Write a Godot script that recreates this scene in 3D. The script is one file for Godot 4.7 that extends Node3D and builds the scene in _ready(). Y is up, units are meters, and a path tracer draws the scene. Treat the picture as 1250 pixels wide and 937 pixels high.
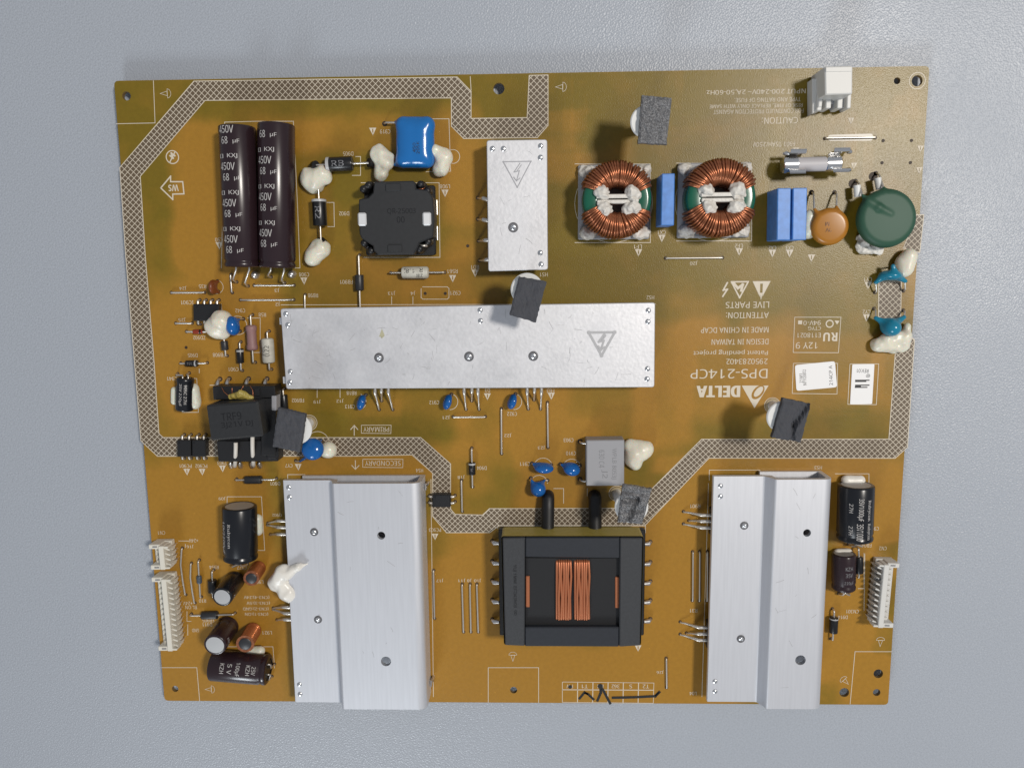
extends Node3D
# A power supply circuit board lying on a speckled grey table. Shapes are written in millimetres: x to the right along the board,
# y up from the top face of the board, z towards the lower edge of the board. The origin is the middle of the board's top face.

const MM := 0.001
const BW := 275.0
const BH := 227.95
const TABLE_Y := -4.6
var M := {}
var used := {}
var rng := RandomNumberGenerator.new()
var lead_spots := []
var silk
var font := SystemFont.new()
var bold := SystemFont.new()
var serif := SystemFont.new()


func _ready():
	rng.seed = 7
	font.font_names = PackedStringArray(["Droid Sans"])
	bold.font_names = PackedStringArray(["Droid Sans"])
	bold.font_weight = 700
	serif.font_names = PackedStringArray(["Droid Serif"])
	serif.font_italic = true
	var cam := Camera3D.new()
	cam.name = "camera"
	cam.fov = 53.23
	cam.near = 0.01
	cam.far = 6.0
	cam.transform = Transform3D(Basis(Vector3(0.999559, -0.027735, 0.010564), Vector3(0.006448, -0.144502, -0.989484), Vector3(0.028970, 0.989116, -0.144259)), Vector3(0.005658, 0.270338, -0.047763))
	add_child(cam)
	var we := WorldEnvironment.new()
	we.name = "room_light"
	var env := Environment.new()
	env.background_mode = Environment.BG_COLOR
	env.background_color = Color(0.245, 0.262, 0.295).linear_to_srgb()
	env.tonemap_mode = Environment.TONE_MAPPER_LINEAR
	env.tonemap_exposure = 1.0
	env.sdfgi_enabled = true
	env.ssao_enabled = true
	env.ssil_enabled = true
	we.environment = env
	add_child(we)
	var key := AreaLight3D.new()
	key.name = "ceiling_lamp"
	key.area_size = Vector2(0.16, 0.16)
	key.light_energy = 1.5
	key.light_color = Color(1.0, 0.975, 0.94)
	key.area_range = 8.0
	key.area_attenuation = 2.0
	key.shadow_enabled = true
	key.position = Vector3(0.665, 1.25, -0.285)
	add_child(key)
	key.look_at_from_position(key.position, Vector3(0, 0, 0), Vector3(0, 0, 1))
	var second := AreaLight3D.new()
	second.name = "far_ceiling_lamp"
	second.area_size = Vector2(0.5, 0.5)
	second.light_energy = 2.0
	second.light_color = Color(0.95, 0.98, 1.0)
	second.area_range = 8.0
	second.area_attenuation = 2.0
	second.shadow_enabled = true
	add_child(second)
	second.look_at_from_position(Vector3(-0.55, 1.05, 1.9), Vector3(0, 0, 0), Vector3(0, 1, 0))
	make_materials()
	make_table()
	make_board()
	make_silkscreen()
	place_all()
	finish_board()


# ---------------------------------------------------------------- mesh building

class Geo:
	var v := PackedVector3Array()
	var n := PackedVector3Array()
	var uv := PackedVector2Array()
	var has_uv := false

	func tri(a, b, c, na, nb, nc):
		if (b - a).cross(c - a).dot(na + nb + nc) > 0.0:
			v.append_array([a, c, b])
			n.append_array([na, nc, nb])
		else:
			v.append_array([a, b, c])
			n.append_array([na, nb, nc])

	func flat(a, b, c, toward: Vector3):
		var m = (b - a).cross(c - a)
		if m.length_squared() < 1e-14:
			return
		m = m.normalized()
		if m.dot(toward) < 0.0:
			m = -m
		tri(a, b, c, m, m, m)

	func quad(a, b, c, d, toward: Vector3):
		flat(a, b, c, toward)
		flat(a, c, d, toward)

	func smooth_quad(a, b, c, d, na, nb, nc, nd):
		tri(a, b, c, na, nb, nc)
		tri(a, c, d, na, nc, nd)

	# a box with chamfered edges
	func box(c: Vector3, s: Vector3, bevel := 0.0, basis := Basis()):
		var h := s * 0.5
		var e: float = minf(bevel, minf(h.x, minf(h.y, h.z)) * 0.9)
		var axes := [Vector3.RIGHT, Vector3.UP, Vector3.BACK]
		var hs := [h.x, h.y, h.z]
		for k in 3:
			var i := (k + 1) % 3
			var j := (k + 2) % 3
			for sg in [-1.0, 1.0]:
				var f: Vector3 = axes[k] * (hs[k] * sg)
				var p := []
				for q in [[-1, -1], [1, -1], [1, 1], [-1, 1]]:
					p.append(c + basis * (f + axes[i] * (hs[i] - e) * q[0] + axes[j] * (hs[j] - e) * q[1]))
				quad(p[0], p[1], p[2], p[3], basis * (axes[k] * sg))
		if e <= 0.0:
			return
		for k in 3:   # edges along axis k
			var i := (k + 1) % 3
			var j := (k + 2) % 3
			for si in [-1.0, 1.0]:
				for sj in [-1.0, 1.0]:
					var a: Vector3 = axes[i] * hs[i] * si + axes[j] * (hs[j] - e) * sj
					var b: Vector3 = axes[i] * (hs[i] - e) * si + axes[j] * hs[j] * sj
					var l: Vector3 = axes[k] * (hs[k] - e)
					quad(c + basis * (a - l), c + basis * (a + l), c + basis * (b + l), c + basis * (b - l), basis * (axes[i] * si + axes[j] * sj))
		for sx in [-1.0, 1.0]:
			for sy in [-1.0, 1.0]:
				for sz in [-1.0, 1.0]:
					var a := Vector3(h.x * sx, (h.y - e) * sy, (h.z - e) * sz)
					var b := Vector3((h.x - e) * sx, h.y * sy, (h.z - e) * sz)
					var d := Vector3((h.x - e) * sx, (h.y - e) * sy, h.z * sz)
					flat(c + basis * a, c + basis * b, c + basis * d, basis * Vector3(sx, sy, sz))

	# profile of (radius, height) turned round the y axis of xf
	func lathe(prof: Array, seg: int, xf: Transform3D, soft := false):
		var m := prof.size()
		var ns := []
		for k in m - 1:
			var d: Vector2 = prof[k + 1] - prof[k]
			ns.append(Vector2(d.y, -d.x).normalized())
		for k in m - 1:
			var n0: Vector2 = ns[k]
			var n1: Vector2 = ns[k]
			if soft:
				if k > 0:
					n0 = (ns[k - 1] + ns[k]).normalized()
				if k < m - 2:
					n1 = (ns[k] + ns[k + 1]).normalized()
			else:
				if k > 0 and ns[k - 1].dot(ns[k]) > 0.75:
					n0 = (ns[k - 1] + ns[k]).normalized()
				if k < m - 2 and ns[k].dot(ns[k + 1]) > 0.75:
					n1 = (ns[k] + ns[k + 1]).normalized()
			for i in seg:
				var t0 := TAU * i / seg
				var t1 := TAU * (i + 1) / seg
				var d0 := Vector3(cos(t0), 0, sin(t0))
				var d1 := Vector3(cos(t1), 0, sin(t1))
				var a: Vector3 = xf * (d0 * prof[k].x + Vector3.UP * prof[k].y)
				var b: Vector3 = xf * (d1 * prof[k].x + Vector3.UP * prof[k].y)
				var c: Vector3 = xf * (d1 * prof[k + 1].x + Vector3.UP * prof[k + 1].y)
				var d: Vector3 = xf * (d0 * prof[k + 1].x + Vector3.UP * prof[k + 1].y)
				var na: Vector3 = (xf.basis * (d0 * n0.x + Vector3.UP * n0.y)).normalized()
				var nb: Vector3 = (xf.basis * (d1 * n0.x + Vector3.UP * n0.y)).normalized()
				var nc: Vector3 = (xf.basis * (d1 * n1.x + Vector3.UP * n1.y)).normalized()
				var nd: Vector3 = (xf.basis * (d0 * n1.x + Vector3.UP * n1.y)).normalized()
				if prof[k].x > 1e-6:
					tri(a, b, c, na, nb, nc)
				if prof[k + 1].x > 1e-6:
					tri(a, c, d, na, nc, nd)

	func disc(c: Vector3, r: float, seg := 14):
		for i in seg:
			var t0 := TAU * i / seg
			var t1 := TAU * (i + 1) / seg
			flat(c, c + Vector3(cos(t0), 0, sin(t0)) * r, c + Vector3(cos(t1), 0, sin(t1)) * r, Vector3.UP)

	func ring(c: Vector3, r0: float, r1: float, seg := 28, from := 0.0, to := TAU):
		for i in seg:
			var t0 := lerpf(from, to, float(i) / seg)
			var t1 := lerpf(from, to, float(i + 1) / seg)
			var d0 := Vector3(cos(t0), 0, sin(t0))
			var d1 := Vector3(cos(t1), 0, sin(t1))
			quad(c + d0 * r0, c + d0 * r1, c + d1 * r1, c + d1 * r0, Vector3.UP)

	# a round wire through points; r may be one radius or one for each point
	func tube(pts: Array, r, sides := 8, caps := true):
		var m := pts.size()
		var dir := []
		for k in m:
			var d: Vector3 = pts[mini(k + 1, m - 1)] - pts[maxi(k - 1, 0)]
			dir.append(d.normalized())
		var x: Vector3 = dir[0].cross(Vector3.UP)
		if x.length() < 0.1:
			x = dir[0].cross(Vector3.RIGHT)
		x = x.normalized()
		var rings := []
		for k in m:
			x = (x - dir[k] * x.dot(dir[k])).normalized()
			var y: Vector3 = dir[k].cross(x)
			var row := []
			for i in sides:
				var t := TAU * i / sides
				row.append(x * cos(t) + y * sin(t))
			rings.append(row)
		for k in m - 1:
			var r0: float = r[k] if r is Array else r
			var r1: float = r[k + 1] if r is Array else r
			for i in sides:
				var j := (i + 1) % sides
				var a: Vector3 = rings[k][i]
				var b: Vector3 = rings[k][j]
				var c: Vector3 = rings[k + 1][j]
				var d: Vector3 = rings[k + 1][i]
				smooth_quad(pts[k] + a * r0, pts[k] + b * r0, pts[k + 1] + c * r1, pts[k + 1] + d * r1, a, b, c, d)
		if caps:
			for e in [0, m - 1]:
				var rr: float = r[e] if r is Array else r
				var out: Vector3 = dir[e] * (-1.0 if e == 0 else 1.0)
				for i in sides:
					flat(pts[e], pts[e] + rings[e][i] * rr, pts[e] + rings[e][(i + 1) % sides] * rr, out)

	func sheet(poly: PackedVector2Array, y: float, up := true):
		var ix := Geometry2D.triangulate_polygon(poly)
		var t := Vector3.UP if up else Vector3.DOWN
		for k in range(0, ix.size(), 3):
			var a := poly[ix[k]]
			var b := poly[ix[k + 1]]
			var c := poly[ix[k + 2]]
			flat(Vector3(a.x, y, a.y), Vector3(b.x, y, b.y), Vector3(c.x, y, c.y), t)

	static func inset(poly: PackedVector2Array, e: float) -> PackedVector2Array:
		var m := poly.size()
		var area := 0.0
		for k in m:
			area += poly[k].cross(poly[(k + 1) % m])
		var s := signf(area)
		var out := PackedVector2Array()
		for k in m:
			var d0 := (poly[k] - poly[(k + m - 1) % m]).normalized()
			var d1 := (poly[(k + 1) % m] - poly[k]).normalized()
			var n0 := Vector2(-d0.y, d0.x) * s
			var n1 := Vector2(-d1.y, d1.x) * s
			var nn := n0 + n1
			out.append(poly[k] + nn / maxf(0.3, nn.length_squared() * 0.5) * e)
		return out

	# an upright prism over a polygon of (x, z), its upper edge chamfered, with round holes [x, z, r]
	func prism(poly: PackedVector2Array, y0: float, y1: float, bevel := 0.0, holes := [], bottom := true):
		var m := poly.size()
		var top := inset(poly, bevel) if bevel > 0.0 else poly
		var area := 0.0
		for k in m:
			area += poly[k].cross(poly[(k + 1) % m])
		var s := signf(area)
		for k in m:
			var a := poly[k]
			var b := poly[(k + 1) % m]
			var d := (b - a).normalized()
			var o := Vector3(d.y * s, 0, -d.x * s)
			quad(Vector3(a.x, y0, a.y), Vector3(b.x, y0, b.y), Vector3(b.x, y1 - bevel, b.y), Vector3(a.x, y1 - bevel, a.y), o)
			if bevel > 0.0:
				var c := top[k]
				var e := top[(k + 1) % m]
				quad(Vector3(a.x, y1 - bevel, a.y), Vector3(b.x, y1 - bevel, b.y), Vector3(e.x, y1, e.y), Vector3(c.x, y1, c.y), o + Vector3.UP)
		var lids := [top]
		if bevel > 0.0 and Geometry2D.triangulate_polygon(top).is_empty():
			var ccw := poly.duplicate()
			if Geometry2D.is_polygon_clockwise(ccw):
				ccw.reverse()
			lids = Geometry2D.offset_polygon(ccw, -bevel)
		for lid in lids:
			for piece in holed(lid, holes):
				sheet(piece, y1)
		if bottom:
			for piece in holed(poly, holes):
				sheet(piece, y0, false)
		for h in holes:
			for i in 20:
				var t0 := TAU * i / 20
				var t1 := TAU * (i + 1) / 20
				var p := Vector3(h[0], 0, h[1])
				var d0 := Vector3(cos(t0), 0, sin(t0))
				var d1 := Vector3(cos(t1), 0, sin(t1))
				smooth_quad(p + d0 * h[2] + Vector3.UP * y0, p + d1 * h[2] + Vector3.UP * y0, p + d1 * h[2] + Vector3.UP * y1, p + d0 * h[2] + Vector3.UP * y1, -d0, -d1, -d1, -d0)

	static func holed(poly: PackedVector2Array, holes: Array) -> Array:
		if holes.is_empty():
			return [poly]
		var cuts := []
		for h in holes:
			cuts.append(h[0])
		cuts.sort()
		cuts = [-1e4] + cuts + [1e4]
		var out := []
		for k in cuts.size() - 1:
			if cuts[k + 1] - cuts[k] < 1e-4:
				continue
			var strip := PackedVector2Array([Vector2(cuts[k], -1e4), Vector2(cuts[k + 1], -1e4), Vector2(cuts[k + 1], 1e4), Vector2(cuts[k], 1e4)])
			var parts := Geometry2D.intersect_polygons(poly, strip)
			for h in holes:
				var circle := PackedVector2Array()
				for i in 20:
					circle.append(Vector2(h[0] + cos(TAU * i / 20) * h[2], h[1] + sin(TAU * i / 20) * h[2]))
				var next: Array[PackedVector2Array] = []
				for p in parts:
					next.append_array(Geometry2D.clip_polygons(p, circle))
				parts = next
			out.append_array(parts)
		return out

	func add(o: Geo):
		v.append_array(o.v)
		n.append_array(o.n)

	# a ribbon of width w lying at height y along points
	func ribbon(pts: Array, w: float, y: float, closed := false):
		var m := pts.size()
		for k in (m if closed else m - 1):
			var a := Vector2(pts[k].x, pts[k].z)
			var b := Vector2(pts[(k + 1) % m].x, pts[(k + 1) % m].z)
			var d := (b - a).normalized()
			var o := Vector2(-d.y, d.x) * w * 0.5
			a -= d * w * 0.5
			b += d * w * 0.5
			var yk := y + (k % 3) * 0.01
			quad(Vector3(a.x + o.x, yk, a.y + o.y), Vector3(b.x + o.x, yk, b.y + o.y), Vector3(b.x - o.x, yk, b.y - o.y), Vector3(a.x - o.x, yk, a.y - o.y), Vector3.UP)


# a soft lump: shapes are [from, to, radius at from, radius at to] or [middle, basis of three half axes]; joined smoothly and meshed as surface nets
func lump(shapes: Array, k: float, cell: float, rough := 0.0, grain := 1.0, seed_ := 1, floor_y := -1e9) -> Geo:
	var g := Geo.new()
	var noise := FastNoiseLite.new()
	noise.seed = seed_
	noise.noise_type = FastNoiseLite.TYPE_SIMPLEX_SMOOTH
	noise.frequency = 1.0 / grain
	noise.fractal_octaves = 2
	var lo := Vector3.ONE * 1e9
	var hi := -lo
	var inv := []
	for s in shapes:
		if s.size() == 3:   # a flat disc with a rounded rim: middle, axes, (radius, half thickness)
			lo = lo.min(s[0] - Vector3.ONE * s[2].x)
			hi = hi.max(s[0] + Vector3.ONE * s[2].x)
			inv.append((s[1] as Basis).inverse())
		elif s.size() == 2:
			var b: Basis = s[1]
			var e := Vector3(absf(b.x.x) + absf(b.y.x) + absf(b.z.x), absf(b.x.y) + absf(b.y.y) + absf(b.z.y), absf(b.x.z) + absf(b.y.z) + absf(b.z.z))
			lo = lo.min(s[0] - e)
			hi = hi.max(s[0] + e)
			inv.append([b.inverse(), minf(b.x.length(), minf(b.y.length(), b.z.length()))])
		else:
			var r := Vector3.ONE * maxf(s[2], s[3])
			lo = lo.min(s[0] - r).min(s[1] - r)
			hi = hi.max(s[0] + r).max(s[1] + r)
			inv.append(null)
	lo -= Vector3.ONE * (k * 0.4 + rough + cell * 2.0)
	hi += Vector3.ONE * (k * 0.4 + rough + cell * 2.0)
	var nx := int((hi.x - lo.x) / cell) + 2
	var ny := int((hi.y - lo.y) / cell) + 2
	var nz := int((hi.z - lo.z) / cell) + 2
	var f := PackedFloat32Array()
	f.resize(nx * ny * nz)
	for z in nz:
		for y in ny:
			for x in nx:
				var p := lo + Vector3(x, y, z) * cell
				var d := 1e9
				for i in shapes.size():
					var s: Array = shapes[i]
					var e: float
					if s.size() == 3:
						var q: Vector3 = inv[i] * (p - s[0])
						var rho := Vector2(q.x, q.z).length()
						var bulge: float = s[2].y * (1.0 + 0.16 * (1.0 - minf(1.0, rho * rho / (s[2].x * s[2].x))))
						e = Vector2(maxf(rho - s[2].x + s[2].y, 0.0), q.y).length() - bulge
					elif s.size() == 2:
						var q: Vector3 = inv[i][0] * (p - s[0])
						var l0 := q.length()
						var gq: float = (inv[i][0].transposed() * q).length() / maxf(l0, 1e-6)
						e = (l0 - 1.0) / maxf(gq, 1e-6)
						if l0 < 0.3:
							e = (l0 - 1.0) * inv[i][1]
					else:
						var ab: Vector3 = s[1] - s[0]
						var t := clampf((p - s[0]).dot(ab) / maxf(ab.length_squared(), 1e-9), 0.0, 1.0)
						e = p.distance_to(s[0] + ab * t) - lerpf(s[2], s[3], t)
					var h := maxf(k - absf(d - e), 0.0) / k
					d = minf(d, e) - h * h * k * 0.25
				if rough > 0.0 and absf(d) < rough + cell * 3.0:
					d += noise.get_noise_3dv(p) * rough
				d = maxf(d, floor_y - p.y)
				f[(z * ny + y) * nx + x] = d
	var at := {}
	var pos := []
	var nor := []
	for z in nz - 1:
		for y in ny - 1:
			for x in nx - 1:
				var b := (z * ny + y) * nx + x
				var c := [f[b], f[b + 1], f[b + nx], f[b + nx + 1], f[b + nx * ny], f[b + nx * ny + 1], f[b + nx * ny + nx], f[b + nx * ny + nx + 1]]
				var neg := 0
				for q in c:
					neg += 1 if q < 0.0 else 0
				if neg == 0 or neg == 8:
					continue
				var sum := Vector3.ZERO
				var cnt := 0
				for e in [[0, 1], [2, 3], [4, 5], [6, 7], [0, 2], [1, 3], [4, 6], [5, 7], [0, 4], [1, 5], [2, 6], [3, 7]]:
					var a0: float = c[e[0]]
					var a1: float = c[e[1]]
					if (a0 < 0.0) != (a1 < 0.0):
						var t := a0 / (a0 - a1)
						var p0 := Vector3(e[0] & 1, (e[0] >> 1) & 1, e[0] >> 2)
						var p1 := Vector3(e[1] & 1, (e[1] >> 1) & 1, e[1] >> 2)
						sum += p0.lerp(p1, t)
						cnt += 1
				at[b] = pos.size()
				pos.append(lo + (Vector3(x, y, z) + sum / cnt) * cell)
				nor.append(Vector3(c[1] + c[3] + c[5] + c[7] - c[0] - c[2] - c[4] - c[6], c[2] + c[3] + c[6] + c[7] - c[0] - c[1] - c[4] - c[5], c[4] + c[5] + c[6] + c[7] - c[0] - c[1] - c[2] - c[3]).normalized())
	for b in at:
		var x: int = b % nx
		var y: int = (b / nx) % ny
		var z: int = b / (nx * ny)
		for e in [[1, nx, nx * ny, y, z], [nx, 1, nx * ny, x, z], [nx * ny, 1, nx, x, y]]:
			if e[3] == 0 or e[4] == 0:
				continue
			if (f[b] < 0.0) == (f[b + e[0]] < 0.0):
				continue
			var q := [b, b - e[1], b - e[1] - e[2], b - e[2]]
			if at.has(q[1]) and at.has(q[2]) and at.has(q[3]):
				var i: Array = q.map(func(w): return at[w])
				g.smooth_quad(pos[i[0]], pos[i[1]], pos[i[2]], pos[i[3]], nor[i[0]], nor[i[1]], nor[i[2]], nor[i[3]])
	return g


# ---------------------------------------------------------------- scene nodes

func numbered(called: String) -> String:
	if not used.has(called):
		used[called] = 0
		return called
	used[called] += 1
	return "%s_%03d" % [called, used[called]]


func thing(called: String, label: String, category: String, base: Vector3, group := "") -> Node3D:
	var o := Node3D.new()
	o.name = numbered(called)
	o.position = base * MM
	o.set_meta("label", label)
	o.set_meta("category", category)
	if group:
		o.set_meta("group", group)
	add_child(o, true)
	return o


func origin_of(o: Node3D) -> Vector3:
	var p := Vector3.ZERO
	var q: Node = o
	while q != self:
		p += q.position
		q = q.get_parent()
	return p / MM


func obj(called: String, g: Geo, m: Material, parent: Node3D, label := "") -> MeshInstance3D:
	var o := MeshInstance3D.new()
	o.name = called
	var off := Vector3.ZERO if parent == self else origin_of(parent)
	var v := PackedVector3Array()
	v.resize(g.v.size())
	for k in g.v.size():
		v[k] = (g.v[k] - off) * MM
	var a := []
	a.resize(Mesh.ARRAY_MAX)
	a[Mesh.ARRAY_VERTEX] = v
	a[Mesh.ARRAY_NORMAL] = g.n
	if g.has_uv:
		a[Mesh.ARRAY_TEX_UV] = g.uv
	var mesh := ArrayMesh.new()
	mesh.add_surface_from_arrays(Mesh.PRIMITIVE_TRIANGLES, a)
	mesh.surface_set_material(0, m)
	o.mesh = mesh
	if label:
		o.set_meta("label", label)
	parent.add_child(o, true)
	return o


# a thing that is one mesh
func solo(called: String, g: Geo, m: Material, label: String, category: String, group := "") -> MeshInstance3D:
	var lo := Vector3.ONE * 1e9
	var hi := -lo
	for p in g.v:
		lo = lo.min(p)
		hi = hi.max(p)
	var base := Vector3((lo.x + hi.x) * 0.5, lo.y, (lo.z + hi.z) * 0.5)
	for k in g.v.size():
		g.v[k] -= base
	var o := obj(numbered(called), g, m, self)
	o.position = base * MM
	o.set_meta("label", label)
	o.set_meta("category", category)
	if group:
		o.set_meta("group", group)
	return o


# flat lettering: triangles of the text in its own plane, scaled to the width and height given, middle at the origin; y points to the top of the letters
func letters(text: String, w: float, h: float, f: Font = null) -> Array:
	var tm := TextMesh.new()
	tm.text = text
	tm.font = f if f else font
	tm.font_size = 32
	tm.pixel_size = 0.01
	tm.depth = 0.0
	tm.curve_step = 4.0
	var out := []
	if tm.get_surface_count() == 0:
		return out
	var arr := tm.surface_get_arrays(0)
	var v: PackedVector3Array = arr[Mesh.ARRAY_VERTEX]
	var nn: PackedVector3Array = arr[Mesh.ARRAY_NORMAL]
	var ix = arr[Mesh.ARRAY_INDEX]
	var seq := PackedInt32Array(ix) if ix != null else PackedInt32Array(range(v.size()))
	var lo := Vector3.ONE * 1e9
	var hi := -lo
	for p in v:
		lo = lo.min(p)
		hi = hi.max(p)
	var size := hi - lo
	if size.x < 1e-6 or size.y < 1e-6:
		return out
	for k in range(0, seq.size(), 3):
		if nn[seq[k]].z < 0.5:
			continue
		var t := []
		for q in 3:
			var p := v[seq[k + q]] - (lo + hi) * 0.5
			t.append(Vector2(p.x / size.x * w, p.y / size.y * h))
		out.append(t)
	return out


# lettering laid flat on a level face: turn 0 reads upright in the photograph, 180 upside down
func flat_text(g: Geo, text: String, c: Vector3, w: float, h: float, turn := 180.0, f: Font = null):
	var r := deg_to_rad(turn)
	for t in letters(text, w, h, f):
		var p := []
		for q in t:
			var e: Vector2 = q.rotated(r)
			p.append(c + Vector3(e.x, 0, -e.y))
		g.flat(p[0], p[1], p[2], Vector3.UP)


# lettering wrapped round a cylinder: axis of xf is y; the letters' x runs round (or along, if sideways)
func wrap_text(g: Geo, text: String, xf: Transform3D, r: float, angle: float, along: float, w: float, h: float, sideways := false, flip := 1.0, f: Font = null):
	for t in letters(text, w, h, f):
		var p := []
		for q in t:
			var e: Vector2 = q * flip
			var a: float = angle + (e.y if sideways else -e.x) / r
			var y: float = along + (e.x if sideways else e.y)
			p.append(xf * Vector3(cos(a) * r, y, sin(a) * r))
		var mid: Vector3 = (p[0] + p[1] + p[2]) / 3.0
		var loc: Vector3 = xf.affine_inverse() * mid
		g.flat(p[0], p[1], p[2], xf.basis * Vector3(loc.x, 0, loc.z))


# a frame whose y axis runs from a to b and whose x axis is turned as far up as it can be
func along(a: Vector3, b: Vector3) -> Transform3D:
	var y := (b - a).normalized()
	var x := Vector3.UP - y * y.y
	if x.length() < 0.05:
		x = Vector3.RIGHT - y * y.x
	x = x.normalized()
	return Transform3D(Basis(x, y, x.cross(y)), a)


func upright(p: Vector3) -> Transform3D:
	return Transform3D(Basis(), p)


func poly(pts: Array) -> PackedVector2Array:
	var out := PackedVector2Array()
	for p in pts:
		out.append(Vector2(p.x, p.z))
	return out


func rounded(pts: Array, r: float, n := 4) -> PackedVector2Array:
	var out := PackedVector2Array()
	var m := pts.size()
	for k in m:
		var a := Vector2(pts[k].x, pts[k].z)
		var p := Vector2(pts[(k + m - 1) % m].x, pts[(k + m - 1) % m].z)
		var q := Vector2(pts[(k + 1) % m].x, pts[(k + 1) % m].z)
		var u := a + (p - a).normalized() * r
		var w := a + (q - a).normalized() * r
		for i in n + 1:
			var t := float(i) / n
			out.append(u.lerp(a, t).lerp(a.lerp(w, t), t))
	return out


# ---------------------------------------------------------------- materials

func mat(key: String, lin: Color, rough := 0.5, metal := 0.0) -> StandardMaterial3D:
	var m := StandardMaterial3D.new()
	m.resource_name = key
	m.albedo_color = lin.linear_to_srgb()
	m.roughness = rough
	m.metallic = metal
	M[key] = m
	return m


func noise_tex(freq: float, seed_: int, lo: float, hi: float, size := 256, octaves := 4, normal := false) -> NoiseTexture2D:
	var n := FastNoiseLite.new()
	n.seed = seed_
	n.frequency = freq
	n.fractal_octaves = octaves
	var t := NoiseTexture2D.new()
	t.width = size
	t.height = size
	t.seamless = true
	t.noise = n
	if normal:
		t.as_normal_map = true
		t.bump_strength = hi
	else:
		var ramp := Gradient.new()
		ramp.set_color(0, Color(lo, lo, lo))
		ramp.set_color(1, Color(hi, hi, hi))
		t.color_ramp = ramp
	return t


# fine tone variation laid over a material on all its sides; scale is repeats per metre
func grain(m: StandardMaterial3D, t: Texture2D, scale: Vector3):
	m.albedo_texture = t
	m.uv1_triplanar = true
	m.uv1_world_triplanar = true
	m.uv1_scale = scale


func bumps(m: StandardMaterial3D, t: Texture2D, strength: float, scale: Vector3):
	m.normal_enabled = true
	m.normal_texture = t
	m.normal_scale = strength
	m.uv1_triplanar = true
	m.uv1_world_triplanar = true
	m.uv1_scale = scale


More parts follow.
